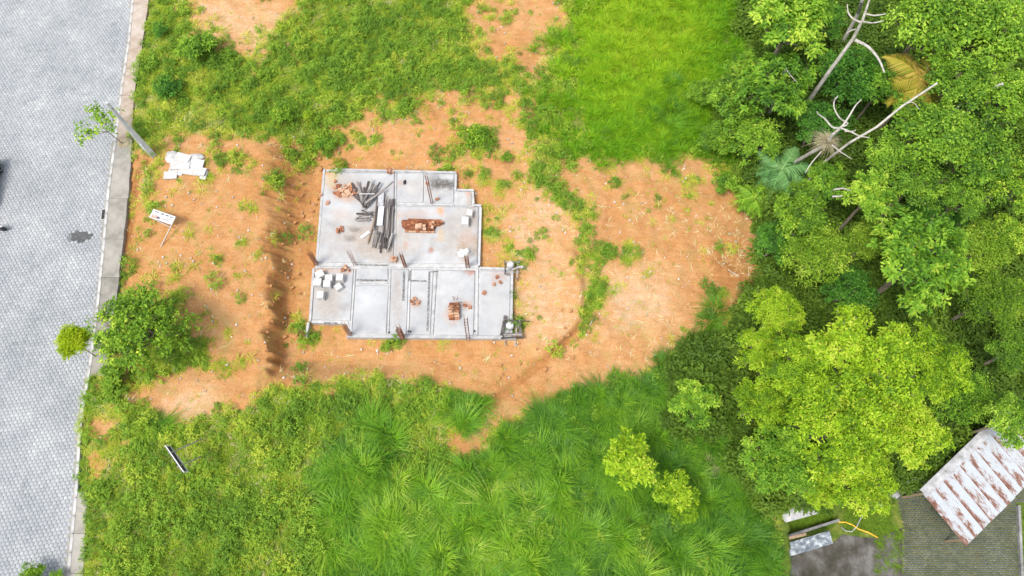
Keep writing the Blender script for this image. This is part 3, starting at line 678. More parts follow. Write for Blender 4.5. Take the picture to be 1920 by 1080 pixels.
def floor_panel(q, dz):
    """q: four picture corners (crop coordinates), clockwise from top-left"""
    c = [np.array(c4(*p)) for p in q]
    n = 46
    u, v = np.meshgrid(np.linspace(0, 1, n), np.linspace(0, 1, n))
    P = ((1 - u) * (1 - v))[..., None] * c[0] + (u * (1 - v))[..., None] * c[1] + (u * v)[..., None] * c[2] + ((1 - u) * v)[..., None] * c[3]
    P[..., 2] = SLAB + dz + (fbm(P[..., 0], P[..., 1], 1.3, 3) - .5) * .02
    px, py = proj(P[..., 0], P[..., 1], P[..., 2])
    col = np.zeros(px.shape + (4,)); w = 1e-6 + np.zeros(px.shape); keep = np.ones(px.shape)
    wob = 1 + .9 * (fbm(px / 9, py / 9, 1, 3) - .5)
    for (sx, sy, a, b, cc, am) in STAINS:
        k = am * np.clip(1.6 - 1.3 * np.hypot((px - sx) / a, (py - sy) / b) * wob, 0, 1)
        col[..., :3] += k[..., None] * np.array(cc); w += k; keep *= 1 - np.clip(k, 0, .98)
    col[..., :3] /= w[..., None]; col[..., 3] = 1 - keep
    V = P.reshape(-1, 3); id2 = np.arange(n * n).reshape(n, n)
    Fq = np.stack([id2[1:, :-1], id2[1:, 1:], id2[:-1, 1:], id2[:-1, :-1]], -1).reshape(-1, 4)
    rim = np.concatenate([id2[0], id2[1:, -1], id2[-1, ::-1][1:], id2[::-1, 0][1:-1]])
    low = V[rim].copy(); low[:, 2] = SLAB - .066
    V2 = np.concatenate([V, low]); k = np.arange(len(rim)); nn = len(V)
    Fs = np.stack([rim, rim[(k + 1) % len(rim)], nn + (k + 1) % len(rim), nn + k], -1)
    col2 = np.concatenate([col.reshape(-1, 4), col.reshape(-1, 4)[rim]])
    V2 = V2 - np.array([fc.x, fc.y, PAD])
    return link('floor_panel', mesh_np('floor_panel', V2, [Fq, Fs], M['slab'], {'stain': col2}), house)
PANELS = [[(146, 92), (524, 98), (520, 592), (104, 588)], [(541, 102), (684, 104), (680, 262), (535, 260)], [(689, 104), (850, 106), (848, 264), (685, 262)], [(528, 284), (852, 286), (848, 196), (938, 206), ], [(536, 282), (985, 284), (978, 596), (530, 594)],
          [(92, 620), (300, 624), (282, 908), (74, 902)], [(318, 622), (488, 624), (488, 684), (316, 682)], [(312, 712), (492, 714), (478, 978), (292, 974)], [(512, 624), (600, 626), (588, 984), (498, 982)], [(622, 626), (736, 628), (718, 984), (606, 982)], [(768, 630), (964, 634), (956, 988), (744, 984)], [(996, 632), (1158, 636), (1152, 988), (990, 988)]]
PANELS[3] = [(866, 202), (942, 204), (944, 276), (864, 276)]
for i, q in enumerate(PANELS): floor_panel(q, -.004 * (i % 3))
BEAMS = [((140, 78), (97, 598), 1, .02), ((82, 622), (62, 912), 1, .03), ((52, 918), (40, 1000), 1, .012), ((200, 80), (862, 98), 1, .024), ((860, 106), (857, 196), 1, .018), ((868, 193), (958, 195), 1, .03), ((952, 204), (956, 268), 1, .014), ((960, 276), (999, 278), 1, .026), ((996, 288), (986, 606), 1, .02),
         ((992, 620), (1168, 626), 1, .028), ((1168, 636), (1162, 988), 1, .012), ((262, 994), (1190, 1002), 1, .034), ((72, 914), (270, 920), 1, .016), ((276, 926), (272, 984), 1, .022),
         ((532, 98), (526, 590), 0, .008), ((540, 270), (852, 274), 0, .014), ((98, 606), (984, 614), 0, .017), ((308, 622), (284, 980), 0, .011), ((500, 624), (488, 982), 0, .006), ((610, 624), (596, 984), 0, .015), ((752, 626), (730, 986), 0, .019), ((978, 622), (974, 990), 0, .025), ((318, 698), (486, 702), 0, .012)]
for a, b, ext, pr in BEAMS:
    p, q = c4(*a), c4(*b); w = .16 if ext else .12
    t = (q - p).normalized(); nrm = Vector((-t.y, t.x, 0)) * w / 2
    MB().prism([tuple((p - nrm)[:2]), tuple((q - nrm)[:2]), tuple((q + nrm)[:2]), tuple((p + nrm)[:2])], PAD - .45 if ext else SLAB - .066, SLAB + pr, .008).build('beam', M['concrete'], house)
for a, b, w in [((318, 686), (408, 687), .12), ((420, 686), (482, 688), .10), ((576, 640), (572, 800), .13), ((715, 640), (704, 966), .11), ((610, 634), (606, 690), .10), ((605, 690), (700, 692), .09), ((140, 921), (212, 924), .13), ((720, 640), (760, 640), .08), ((318, 604), (490, 606), .10), ((860, 800), (862, 802), .05)][:-1]:
    p, q = c4(*a, z=SLAB), c4(*b, z=SLAB); t = (q - p).normalized(); nrm = Vector((-t.y, t.x, 0)) * w / 2
    MB().prism([tuple((p - nrm)[:2]), tuple((q - nrm)[:2]), tuple((q + nrm)[:2]), tuple((p + nrm)[:2])], SLAB - .03, SLAB + random.uniform(.026, .032) + .006).build('mortar_strip', M['mortar'], house)
# pipe stubs in the corners
for a in ((600, 968), (612, 970), (962, 966), (494, 974)):
    p = c4(*a); MB().tube([p, p + Vector((0, 0, .12))], .05, 8).build('pipe_stub', M['black'], house)

TOPZ = SLAB + .005
def sp(px, py, z=TOPZ): return at(px, py, z)
# ------------------------------------------------------------------ white blocks
def block(px, py, d, rz, label, group, mat='foam', z=TOPZ):
    p = sp(px, py, z + d[2])
    o = link('white_block', MB().box((0, 0, d[2] / 2), d, 0, .025).mesh('white_block', M[mat]), None, (p.x, p.y, z), (0, 0, rz)); tag(o, label, 'block', group); return o
for px, py, d, rz, lb in [(599, 513, (.56, .52, .5), .55, 'white cube block turned askew, topmost left of the seven on the slab corner'),
                          (616, 520, (.52, .48, .52), .05, 'white cube block in the middle of the top row of seven'),
                          (636.5, 519, (.48, .5, .5), -.03, 'white cube block at the right end of the top row of seven'),
                          (595, 528, (.52, .52, .5), -.05, 'white cube block against the left beam in the second row of seven'),
                          (612.5, 531, (.50, .5, .5), .02, 'white cube block in the centre of the group of seven'),
                          (634, 537, (.46, .46, .34), .7, 'greyish white block turned like a diamond, lower right of the seven'),
                          (600, 552, (.46, .54, .52), .0, 'lone white block lowest of the seven on the slab corner')]:
    block(px, py, d, rz, lb, 'white blocks on the slab corner')
block(880.5, 398, (.42, .5, .48), -.12, 'upper of two big white blocks near the slab edge', 'pair of white blocks')
block(872, 413, (.5, .62, .5), -.02, 'lower, larger of two big white blocks near the slab edge', 'pair of white blocks')

# ------------------------------------------------------------------ rebar column cages
def cage(px, py, h, w, label, lean=(0, 0), bars=4, top_mess=0, dense=.14, z=TOPZ):
    p = at(px, py, z)
    o = empty('rebar_cage', tuple(p)); tag(o, label, 'rebar', 'rebar starter columns')
    k = w / 2
    for i, (a, b) in enumerate(((-k, -k), (k, -k), (k, k), (-k, k))[:bars]):
        hh = h * random.uniform(.92, 1.04)
        pts = [Vector((a, b, -.05))] + [Vector((a + lean[0] * t + random.uniform(-.012, .012), b + lean[1] * t + random.uniform(-.012, .012), hh * t)) for t in (.35, .7, 1)]
        part(MB().tube(pts, .016, 5), 'bar', M['rust'], o)
    zz = .1
    while zz < h * .82:
        t = zz / h; m = MB(); kk = k + .014; tl = random.uniform(-.02, .02)
        c = [Vector((a * kk + lean[0] * t, b * kk + lean[1] * t, zz + tl * a)) for a, b in ((-1, -1), (1, -1), (1, 1), (-1, 1))]
        for i in range(4): m.bar(c[i], c[(i + 1) % 4], .014)
        part(m, 'stirrup', M['rust'], o)
        zz += dense
    return o
cage(594, 496, 2.1, .20, 'dense rusty rebar column at the left edge of the slab', dense=.09)
cage(666, 496, 2.2, .17, 'thin four-bar rebar column on the beam above the white blocks', dense=.6)
cage(760, 500, 2.2, .16, 'rusty rebar column at mid slab, right of the plank pile', dense=.08)
cage(877, 500, 1.9, .22, 'rusty rebar column on the beam near the right edge', dense=.12)
cage(657, 628, 2.3, .18, 'rusty rebar column at the lower left corner of the slab', dense=.12)
cage(755, 634, 2.3, .24, 'wide rusty rebar column at the middle of the lower slab edge', dense=.08)
cage(878, 637, 4.4, .20, 'tallest rusty rebar column rising across the small brick pile', dense=.5, lean=(.08, .05))
cage(810, 381, 4.0, .14, 'long slim rebar column in the upper right room', dense=.5)
cage(572, 630, 1.3, .14, 'short rebar stub at the lower left beam end', dense=.2)
# ------------------------------------------------------------------ planks
unit = MB().box((0, 0, 0), (1, 1, 1)).mesh('board', M['wood_grey'])
def board(px, py, L, w, th, ang_px, lift, label, group, tilt=0.0, mat=None, name='board'):
    """centre in the picture, length, direction in the picture (0 = right, 90 = up)"""
    p = sp(px, py, TOPZ + lift)
    me = unit
    if mat:
        me = unit.copy(); me.materials.clear(); me.materials.append(M[mat])
    o = link(name, me, None, (p.x, p.y, TOPZ + lift + th / 2), (0, tilt, R(ang_px)), (L, w, th))
    tag(o, label, 'board', group); return o
ORD = 'first second third fourth fifth sixth seventh eighth ninth tenth eleventh twelfth thirteenth fourteenth fifteenth sixteenth seventeenth eighteenth'.split()
for i in range(30):
    col = i % 15; layer = i // 15
    px = 704 + col * 2.25 + random.uniform(-.8, .8)
    py = 412 + random.uniform(-6, 14) + (12 if col > 3 else 0) - (14 if layer else 0)
    board(px, py, random.uniform(2.3, 3.5), random.uniform(.08, .16), .035, 90 + random.uniform(-5, 3), .03 + layer * .075 + (col % 3) * .012, ('%s board from the left in the %s layer of the long upright plank bundle' % (ORD[col], ('lower', 'upper')[layer])), 'boards of the long bundle')
for i in range(9):
    board(random.uniform(706, 732), random.uniform(445, 456), random.uniform(.8, 1.5), random.uniform(.08, .14), .03, 90 + random.uniform(-16, 14), .18 + i * .018, 'short grey offcut at the ragged lower end of the plank bundle', 'offcuts at the bundle end')
for i in range(18):
    t = i / 17; a = 138 - 92 * t + random.uniform(-10, 10)
    L = random.uniform(1.3, 2.3)
    bx, by = 686 + random.uniform(-5, 5), 384 + random.uniform(-6, 8)
    px = bx + math.cos(R(a)) * L * 10; py = by - math.sin(R(a)) * L * 10
    board(px, py, L, random.uniform(.10, .22), .03, a, .02 + .022 * i, '%s plank, counted from the left, in the fan-shaped heap of grey boards' % ORD[i], 'fan-shaped heap of planks', tilt=random.uniform(-.06, .06))
board(688, 364, 1.15, .07, .05, 0, .50, 'pale batten laid across the fan of grey planks', 'batten over the fan', mat='tarp')
for i in range(8):
    board(684 + random.uniform(-5, 5), 397 + i * 2.2, random.uniform(.8, 1.2), random.uniform(.09, .16), .03, random.choice([2, -4, 8, -20, 24, -28]), .02 + .03 * i, '%s board from the top in the low crossed stack below the fan' % ORD[i], 'low crossed stack of boards')
board(678, 410, 1.1, .06, .03, -32, .05, 'thin pale batten slanting out of the crossed boards', 'slanting battens', mat='tarp')
board(700, 420, 3.0, .07, .05, 80, .10, 'long pale brown lath on the left of the plank bundle', 'laths beside the bundle', mat='wood_brown')
board(697, 432, 2.2, .08, .05, 80, .03, 'shorter brown lath leaning beside the plank bundle', 'laths beside the bundle', mat='wood_brown')
board(729, 455, 1.5, .06, .05, 76, .22, 'pale stake sticking out of the lower end of the planks', 'stakes', mat='tarp')
board(713.5, 405, 1.55, .40, .03, 89, .33, 'bright white panel lying on the plank bundle', 'white panels', mat='sign_white', name='panel')
board(714, 374, 1.1, .42, .03, 92, .27, 'grey white panel with a ragged edge above the bright white panel', 'white panels', mat='fibre', name='panel')
board(722, 352, 1.5, .10, .03, 48, .10, 'grey lath slanting up right from the fan of planks', 'slanting laths')
board(685, 440, .75, .22, .04, 42, .02, 'small white panel with a blue edge on the slab', 'small panels', mat='sign_white', name='panel')
# ------------------------------------------------------------------ bricks
bk = MB().box((0, 0, .5), (1, 1, 1), 0, .03).mesh('brick', M['brick'])
bko = bk.copy(); bko.materials.clear(); bko.materials.append(M['brick_old'])
bkp = bk.copy(); bkp.materials.clear(); bkp.materials.append(M['brick_pale'])
p0 = sp(790, 424)
st = empty('brick_stack', tuple(p0), R(-2)); tag(st, 'low wide stack of dark red bricks in rows on the slab', 'brick stack')
rows = [(-1.05, 1.3), (-1.45, 1.5), (-1.45, 1.45), (-1.4, 1.25), (-1.4, 1.0), (-1.35, .85), (-1.2, .85), (-1.1, .85)]
for lay in range(2):
    for j, (a, b) in enumerate(rows):
        x = a + lay * .06
        while x < b - lay * .1:
            L = .30
            link('brick', bko, st, (x + L / 2, .42 - j * .115, lay * .115), (0, 0, random.uniform(-.03, .03)), (L - .02, .104, .11)); x += L
for i in range(8): link('brick', bkp if i % 3 else bk, st, (-1.0 + .27 * i, -.50, 0), (0, 0, random.uniform(-.05, .05)), (.25, .10, .14))
for px, py, s, lb in [(782, 426, (.22, .33, .2), 'left of the two pale clay blocks standing on the dark brick stack'), (788, 425, (.24, .35, .2), 'right of the two pale clay blocks standing on the dark brick stack'),
                      (795.5, 425, (.22, .2, .18), 'small pale clay block beside the pair on the brick stack'), (796, 430, (.24, .18, .12), 'lower pinkish clay block on the front of the brick stack'),
                      (808, 421, (.25, .22, .16), 'orange clay block at the right of the brick stack'), (812, 418, (.22, .16, .16), 'pink clay block uppermost on the right of the brick stack'), (811, 427, (.16, .22, .16), 'narrow pink clay block lowest on the right of the brick stack')]:
    p = sp(px, py, TOPZ + .23); o = link('clay_block', bkp if px < 800 else (bkp if px > 809 else bk), None, tuple(p), (0, 0, random.uniform(-.1, .1)), s); tag(o, lb, 'brick')
p0 = sp(852, 583)
st = empty('brick_stack', tuple(p0), R(2)); tag(st, 'small square brick pile at the foot of the tall rebar, lower right room', 'brick stack')
for lay in range(3):
    for j in range(7 - lay):
        for i in range(2):
            link('brick', random.choice([bk, bko, bkp]) if lay == 2 else (bko if i == 0 else bk), st, (-.2 + .38 * i + random.uniform(-.02, .02), -.58 + .18 * j + lay * .04, lay * .13), (0, 0, random.uniform(-.12, .12)), (.34, .15, .125))
m = MB()
for i in range(46):
    a = random.uniform(0, 6.3); r = random.uniform(.05, .42)
    c = Vector((.12 + r * math.cos(a) * .7, .25 + r * math.sin(a), .42 + random.uniform(0, .25)))
    m.tube([c, c + Vector((random.uniform(-.3, .3), random.uniform(-.4, .4), random.uniform(-.15, .2)))], .012, 4)
part(m, 'binding_wire', M['rust'], st)
# rubble pieces
def chunk(seed):
    rr = random.Random(seed); m = MB()
    v = [(x + rr.uniform(-.18, .18), y + rr.uniform(-.18, .18), (z + .5) * 1 + rr.uniform(-.15, .1)) for z in (-.5, .5) for x, y in ((-.5, -.5), (.5, -.5), (.5, .5), (-.5, .5))]
    m.add(v, [(3, 2, 1, 0), (4, 5, 6, 7), (0, 1, 5, 4), (1, 2, 6, 5), (2, 3, 7, 6), (3, 0, 4, 7)]); return m
chunks = [chunk(i).mesh('brick_piece', M['brick']) for i in range(4)] + [chunk(i + 9).mesh('brick_piece', M['brick_pale']) for i in range(3)]
stones = [chunk(i + 20).mesh('stone', M['stone']) for i in range(4)]
def scatter_bricks(px, py, rx, ry, n, s, label, group):
    for i in range(n):
        a = random.uniform(0, 6.283); r = math.sqrt(random.random())
        p = sp(px + rx * r * math.cos(a), py + ry * r * math.sin(a))
        k = random.uniform(*s)
        o = link('broken_brick', random.choice(chunks), None, tuple(p), (0, 0, random.uniform(0, 6)), (k * 1.3, k, k * .7)); tag(o, label, 'brick', group)
scatter_bricks(650, 358, 26, 13, 34, (.08, .24), 'broken red brick in the scatter left of the fan of planks', 'brick scatter by the plank fan')
scatter_bricks(646, 362, 10, 7, 12, (.14, .28), 'broken red brick in the scatter left of the fan of planks', 'brick scatter by the plank fan')
for px, py, lb in [(629, 341, 'single round brick lump above left of the brick scatter'), (629, 353, 'single brick lump left of the brick scatter'), (614.5, 381, 'lone brick lump below left of the brick scatter'), (602, 366, 'brick lump lying on the left edge beam'),
                   (908, 549, 'pinkish brick half in the right hand room'), (932, 520, 'brick piece by the round column at upper right'), (938, 530, 'red brick piece just below the piece by the round column'), (926, 533, 'flattened pink brick crumb in the right hand room'), (882, 577, 'slanting brick right of the small brick pile'), (872, 573, 'pale pink brick between the small pile and the right beam'), (820, 374, 'red brick crumb in the upper right room'), (801, 345, 'red brick crumb beside the long slim rebar')]:
    o = link('brick_lump', random.choice(chunks[:4]), None, tuple(sp(px, py)), (0, 0, random.uniform(0, 6)), (random.uniform(.18, .26), random.uniform(.15, .2), .13)); tag(o, lb, 'brick')
def heap(px, py, r, n, label):
    p = sp(px, py); h = empty('brick_heap', tuple(p)); tag(h, label, 'rubble heap')
    for i in range(n):
        a = random.uniform(0, 6.283); q = math.sqrt(random.random()) * r; k = random.uniform(.10, .18)
        link('brick_piece', random.choice(chunks), h, (q * math.cos(a), q * math.sin(a), max(0, (.25 - q * .6)) * random.random()), (random.uniform(-.4, .4), random.uniform(-.4, .4), random.uniform(0, 6)), (k, k, k * .7))
heap(636, 432, .28, 16, 'round heap of broken brick left of the crossed boards'); heap(739, 487, .24, 12, 'small round heap of broken brick below the plank bundle')
heap(648, 505, .34, 14, 'heap of broken brick above the white blocks'); heap(779, 566, .28, 10, 'heap of broken brick in the narrow lower room'); heap(733, 323, .34, 14, 'heap of broken brick on the upper edge beam')
# cement sack dumped against the rebar near the right edge
def lump(name, p, rx, ry, rz, seed, mat, n=18, parent=None, noise=.25):
    th = np.linspace(0, 2 * np.pi, n, endpoint=False); ph = np.linspace(0, np.pi / 2, 7)
    V = []; 
    for k, b in enumerate(ph):
        for t in th:
            q = 1 + noise * (float(vnoise(np.cos(t) * 2 * np.cos(b) + seed * 3.1 + 5, np.sin(t) * 2 * np.cos(b) + k * .35)) - .5) * 2
            V.append((rx * q * math.cos(t) * math.cos(b), ry * q * math.sin(t) * math.cos(b), rz * q * math.sin(b)))
    Fq = [[k * n + i, k * n + (i + 1) % n, (k + 1) * n + (i + 1) % n, (k + 1) * n + i] for k in range(6) for i in range(n)]
    return link(name, mesh_np(name, np.array(V), np.array(Fq), M[mat], smooth=True), parent, p)
o = lump('cement_pile', tuple(sp(872, 473)), .48, .34, .16, 3, 'foam', noise=.5); tag(o, 'small heap of white cement at the foot of the right hand rebar', 'cement heap')
# dark rag
o = lump('rag', tuple(sp(759, 342)), .12, .2, .07, 8, 'black', n=10); tag(o, 'small black rag on the upper room floor', 'rag')
# ------------------------------------------------------------------ round columns in timber formwork at the right edge
def form(px, py, r, h, label, big):
    base = at(px, py, SLAB); z0 = PAD - .1
    o = empty('formwork_column', (base.x, base.y, z0)); tag(o, label, 'formwork')
    hh = SLAB - z0 + h
    part(MB().tube([(0, 0, 0), (0, 0, hh - .03), (0, 0, hh)], [r, r, r * .9], 18), 'column', M['fibre'], o)
    part(MB().tube([(0, 0, hh + .001), (0, 0, hh + .04)], [r * .8, r * .75], 16), 'column_top', M['concrete'], o)
    if big:
        bars = [((-.55, -.65, .45), (-.30, .75, .45), .22, .07), ((-.45, .45, .52), (.75, .30, .52), .10, .08), ((-.35, -.55, .38), (.85, -.52, .38), .17, .06), ((-.6, -.80, .30), (.95, -.74, .30), .12, .07), ((.42, -.5, .34), (.40, .42, .34), .12, .06), ((.70, -.7, .42), (.66, .5, .42), .16, .06), ((-.45, -.66, .56), (.8, -.64, .56), .10, .05), ((.5, .35, .6), (1.35, .28, .6), .05, .05), ((-.3, -.95, .1), (-.28, -1.25, .1), .08, .06), ((.35, -.95, .1), (.36, -1.3, .1), .08, .06), ((-.3, -.8, .2), (-.3, -.95, .2), .07, .07), ((.55, -.1, .5), (.55, .1, .5), .2, .05)]
    else:
        bars = [((-.45, -.42, .30), (.62, -.38, .30), .07, .07), ((-.45, .30, .44), (.68, .32, .44), .05, .06), ((.45, -.9, .26), (.5, .42, .26), .08, .06), ((-.38, -.6, .38), (-.36, .4, .38), .07, .06), ((.1, -.3, .5), (.7, -.02, .46), .14, .06), ((.62, -.12, .56), (.9, -.1, .56), .2, .05), ((-.28, -.5, .2), (.15, -.48, .2), .3, .2)]
    zb = SLAB - z0 - .3
    for p, q, w, t in bars: part(MB().bar(Vector(p) + Vector((0, 0, zb)), Vector(q) + Vector((0, 0, zb)), w, t), 'formwork_board', M['wood_grey'], o)
    for x, y in (((-.4, .36), (.66, .34), (.8, -.72), (-.45, -.72)) if big else ((-.4, .36), (.62, .36), (.48, -.86))):
        part(MB().bar((x, y, 0), (x, y, zb + random.uniform(.55, .75)), .06, .06, Vector((0, 1, 0))), 'stake', M['wood_grey'], o)
form(957, 501, .24, .55, 'round grey column in light timber formwork at the upper right slab corner', False)
form(956, 613, .27, .35, 'round grey column boxed in by weathered planks at the lower right slab corner', True)
for px, lb in ((765, 'left of two thin white pegs at the upper slab edge'), (790, 'right of two thin white pegs at the upper slab edge')):
    p = gp(px, 321); o = MB().bar(p, p + Vector((0, .02, .55)), .05, .04, Vector((0, 1, 0))).build('peg', M['foam']); tag(o, lb, 'peg')
# ------------------------------------------------------------------ white boards and sacks dumped on the dirt
for i, (px, py, w, d, rz, lf, lb) in enumerate([(340, 309, 1.15, .75, .05, .10, 'large white board at the centre of the dumped white pile'), (369, 309, .95, .55, -.12, .14, 'white board upper right in the dumped white pile'), (360, 321, 1.25, .6, -.12, .06, 'wide white board in the lower middle of the dumped white pile'),
        (376, 324, .8, .5, -.2, .18, 'white board with a dark chip at the right of the dumped white pile'), (331, 322, .9, .5, -.15, .02, 'white board at the left of the dumped white pile'), (321, 330, .75, .5, .1, .05, 'small white board at the lower left corner of the dumped pile'), (384, 330, .35, .6, -.15, .08, 'narrow white board at the right end of the dumped pile'), (346, 299, .9, .5, -.3, .20, 'white board lying highest in the dumped white pile')]):
    p = gp(px, py); o = link('white_board', MB().box((0, 0, .06), (w * 1.22, d * 1.22, .10), 0, .012).mesh('white_board', M['foam']), None, (p.x, p.y, p.z + lf), (random.uniform(-.05, .05), random.uniform(-.05, .05), rz)); tag(o, lb, 'board', 'dumped white boards')
o = lump('sack', tuple(gp(326, 297)), .62, .5, .34, 2, 'tarp', n=26, noise=.45); tag(o, 'crumpled white sack at the upper left of the dumped white pile', 'sack')
o = lump('sack', tuple(gp(364, 297)), .66, .36, .28, 6, 'tarp', n=26, noise=.45); tag(o, 'crumpled white sack at the upper right of the dumped white pile', 'sack')
# ------------------------------------------------------------------ signs
def sign(base_px, lift, corners, label, front, back, legs, marks):
    """corners: four (px, py, height above ground at the sign) ; legs: ((px,py,h),(px,py,h))"""
    g0 = gp(*base_px); gzv = g0.z
    P = [at(a, b, gzv + h) for a, b, h in corners]
    P[2] = P[1] + P[3] - P[0]                  # keep the board flat
    o = empty('sign', tuple(g0)); tag(o, label, 'sign')
    nrm = (P[1] - P[0]).cross(P[3] - P[0]).normalized()
    if nrm.dot(Vector((0, 0, CAM_H)) - P[0]) < 0: nrm = -nrm
    L = lambda v: Vector(v) - g0
    t = nrm * .025
    def slab(name, pts, mat, lo, hi):
        m = MB(); m.add([L(p) + nrm * lo for p in pts] + [L(p) + nrm * hi for p in pts], [(3, 2, 1, 0), (4, 5, 6, 7), (0, 1, 5, 4), (1, 2, 6, 5), (2, 3, 7, 6), (3, 0, 4, 7)])
        return part(m, name, mat, o)
    pan = slab('panel', P, front, -.02, .02)
    def uv(u, v): return P[0] + (P[1] - P[0]) * u + (P[3] - P[0]) * v
    for (u0, v0, u1, v1, mt) in marks: slab('print', [uv(u0, v0), uv(u1, v0), uv(u1, v1), uv(u0, v1)], M[mt], .024, .028)
    if back:                                   # raised frame on the visible side
        for a, b in ((0, 1), (1, 2), (2, 3), (3, 0)):
            part(MB().bar(L(P[a]) + nrm * .045, L(P[b]) + nrm * .045, .07, .05, nrm), 'frame', M['sign_white'], o)
    for (a, b) in legs:
        q0 = at(a[0], a[1], gzv + a[2]); q1 = at(b[0], b[1], gzv + b[2])
        part(MB().bar(L(q0) - nrm * .06, L(q1) - nrm * .06, .06, .06), 'leg', M['pole_metal'], o)
    return o
# real-estate board, propped and facing up
sign((297, 468), 0, [(288, 392, .95), (329, 406, .95), (318.5, 427, .45), (280, 407, .45)], 'white printed board propped up on the dirt beside the sidewalk', M['sign_white'], False,
     [((297, 470, -.1), (329, 406, .93)), ((263, 399, -.1), (319, 427, .42))],
     [(.06, .55, .36, .92, 'print_brown'), (.30, .62, .44, .86, 'print_dark'), (.40, .10, .52, .28, 'print_dark'), (.60, .12, .74, .26, 'print_dark'), (.80, .16, .92, .28, 'print_dark'), (.50, .42, .56, .50, 'print_dark'), (.62, .46, .90, .52, 'print_dark'), (.52, .66, .86, .72, 'print_dark'), (.10, .12, .30, .22, 'print_dark'), (.62, .82, .80, .86, 'print_brown')])
# billboard seen from behind, its two legs leaning over the grass
sign((383, 822), 0, [(309, 837, 3.0), (343, 886, 3.0), (349, 885, 2.2), (318, 837.5, 2.2)], 'dark backed sign with white frame leaning over the grass on two legs', M['sign_dark'], True,
     [((384, 820, -.2), (319, 849, 2.85)), ((384, 852, -.2), (335, 874, 2.85))], [])
# ------------------------------------------------------------------ concrete utility pole (double-T section)
p = gp(284, 289)
po = empty('utility_pole', tuple(p), R(-38)); tag(po, 'tapering grey concrete utility pole beside the sidewalk tree pit', 'utility pole')
Hh = 5.9
def tap(w0, d0, w1, d1, z0, z1, ox=0.0, ox1=None):
    ox1 = ox if ox1 is None else ox1
    return MB().add([(ox - w0 / 2, -d0 / 2, z0), (ox + w0 / 2, -d0 / 2, z0), (ox + w0 / 2, d0 / 2, z0), (ox - w0 / 2, d0 / 2, z0), (ox1 - w1 / 2, -d1 / 2, z1), (ox1 + w1 / 2, -d1 / 2, z1), (ox1 + w1 / 2, d1 / 2, z1), (ox1 - w1 / 2, d1 / 2, z1)], [(3, 2, 1, 0), (4, 5, 6, 7), (0, 1, 5, 4), (1, 2, 6, 5), (2, 3, 7, 6), (3, 0, 4, 7)])
for sx in (-1, 1): part(tap(.13, .40, .06, .16, -.4, Hh, .34 * sx, .07 * sx), 'flange', M['pole'], po)
part(tap(.58, .12, .10, .06, .55, Hh - .01), 'web', M['pole'], po)
for zc in (.35, .75, 1.15): part(MB().box((0, 0, zc), (.55 - .05 * zc, .30, .12)), 'cross_web', M['pole'], po)
for zc in (4.2, 5.4): part(MB().bar((-.20, .0, zc), (.24, .0, zc), .03, .03), 'step_bolt', M['iron'], po)
# ------------------------------------------------------------------ parked car and motorcycle at the left edge, mostly out of frame
w = at(3, 318, .31)
hd = math.atan2(float(kerb_x(30) - kerb_x(20)), 10)
car = empty('parked_car', (w.x - .80, w.y - 1.28, 0), -hd); tag(car, 'grey parked car at the left border with one wheel in view', 'car')
prof = [(-2.0, .45, .62, .55), (-1.95, .28, .80, .80), (-1.55, .20, .88, .84), (-.9, .20, .92, .84), (.7, .20, .96, .84), (1.6, .20, .98, .84), (1.95, .25, .95, .80), (2.02, .42, .80, .72)]
m = MB(); n = 8
for y_, zb, zt, hw in prof: m.v += [(-hw * .9, y_, zb), (hw * .9, y_, zb), (hw, y_, zb + .12), (hw, y_, zt - .18), (hw * .92, y_, zt), (-hw * .92, y_, zt), (-hw, y_, zt - .18), (-hw, y_, zb + .12)]
for i in range(len(prof) - 1): m.f += [(i * n + k, i * n + (k + 1) % n, (i + 1) * n + (k + 1) % n, (i + 1) * n + k)[::-1] for k in range(n)]
m.f += [tuple(range(n)), tuple(range((len(prof) - 1) * n, len(prof) * n))[::-1]]
part(m, 'body', M['car'], car)
cab = [(-.95, .93, .76), (-.35, 1.42, .60), (1.2, 1.44, .60), (1.85, .97, .74)]
m = MB()
for y_, z_, hw in cab: m.v += [(-hw, y_, z_), (hw, y_, z_)]
m.v += [(-.76, -.95, .90), (.76, -.95, .90), (.74, 1.85, .92), (-.74, 1.85, .92)]
m.f = [(0, 1, 3, 2), (2, 3, 5, 4), (4, 5, 7, 6), (1, 0, 8, 9), (7, 10, 11, 6), (1, 9, 10, 7, 5, 3), (0, 2, 4, 6, 11, 8)]
part(m, 'cabin', M['glass'], car)
part(MB().prism([(-.57, -.30), (.57, -.30), (.57, 1.17), (-.57, 1.17)], 1.41, 1.47, .03), 'roof', M['car'], car)
tyre = MB().tube([(-.09, 0, 0), (-.075, 0, 0), (.075, 0, 0), (.09, 0, 0)], [.25, .31, .31, .25], 24)
rimb = MB().tube([(-.06, 0, 0), (.095, 0, 0), (.07, 0, 0)], [.19, .19, .08], 18)
tm, rm = tyre.mesh('tyre', M['rubber'], True), rimb.mesh('rim', M['rim'])
for sx in (-1, 1):
    for y_ in (-1.28, 1.28):
        wh = bpy.data.objects.new('wheel', tm); COL.objects.link(wh); wh.parent = car; wh.location = (sx * .78, y_, .31); wh.rotation_euler = (0, 0, 0 if sx > 0 else math.pi)
        link('rim', rm, wh)
for sx in (-1, 1):
    part(MB().box((sx * .58, -1.93, .66), (.32, .12, .14), 0, .02), 'headlight', M['lamp'], car); part(MB().box((sx * .62, 1.98, .78), (.2, .1, .18), 0, .02), 'taillight', M['red_lamp'], car)
p = at(4, 427, .3)
mo = empty('motorcycle', (p.x - .62, p.y - .12, 0), R(4)); tag(mo, 'motorcycle poking in at the left border below the parked car', 'motorcycle')
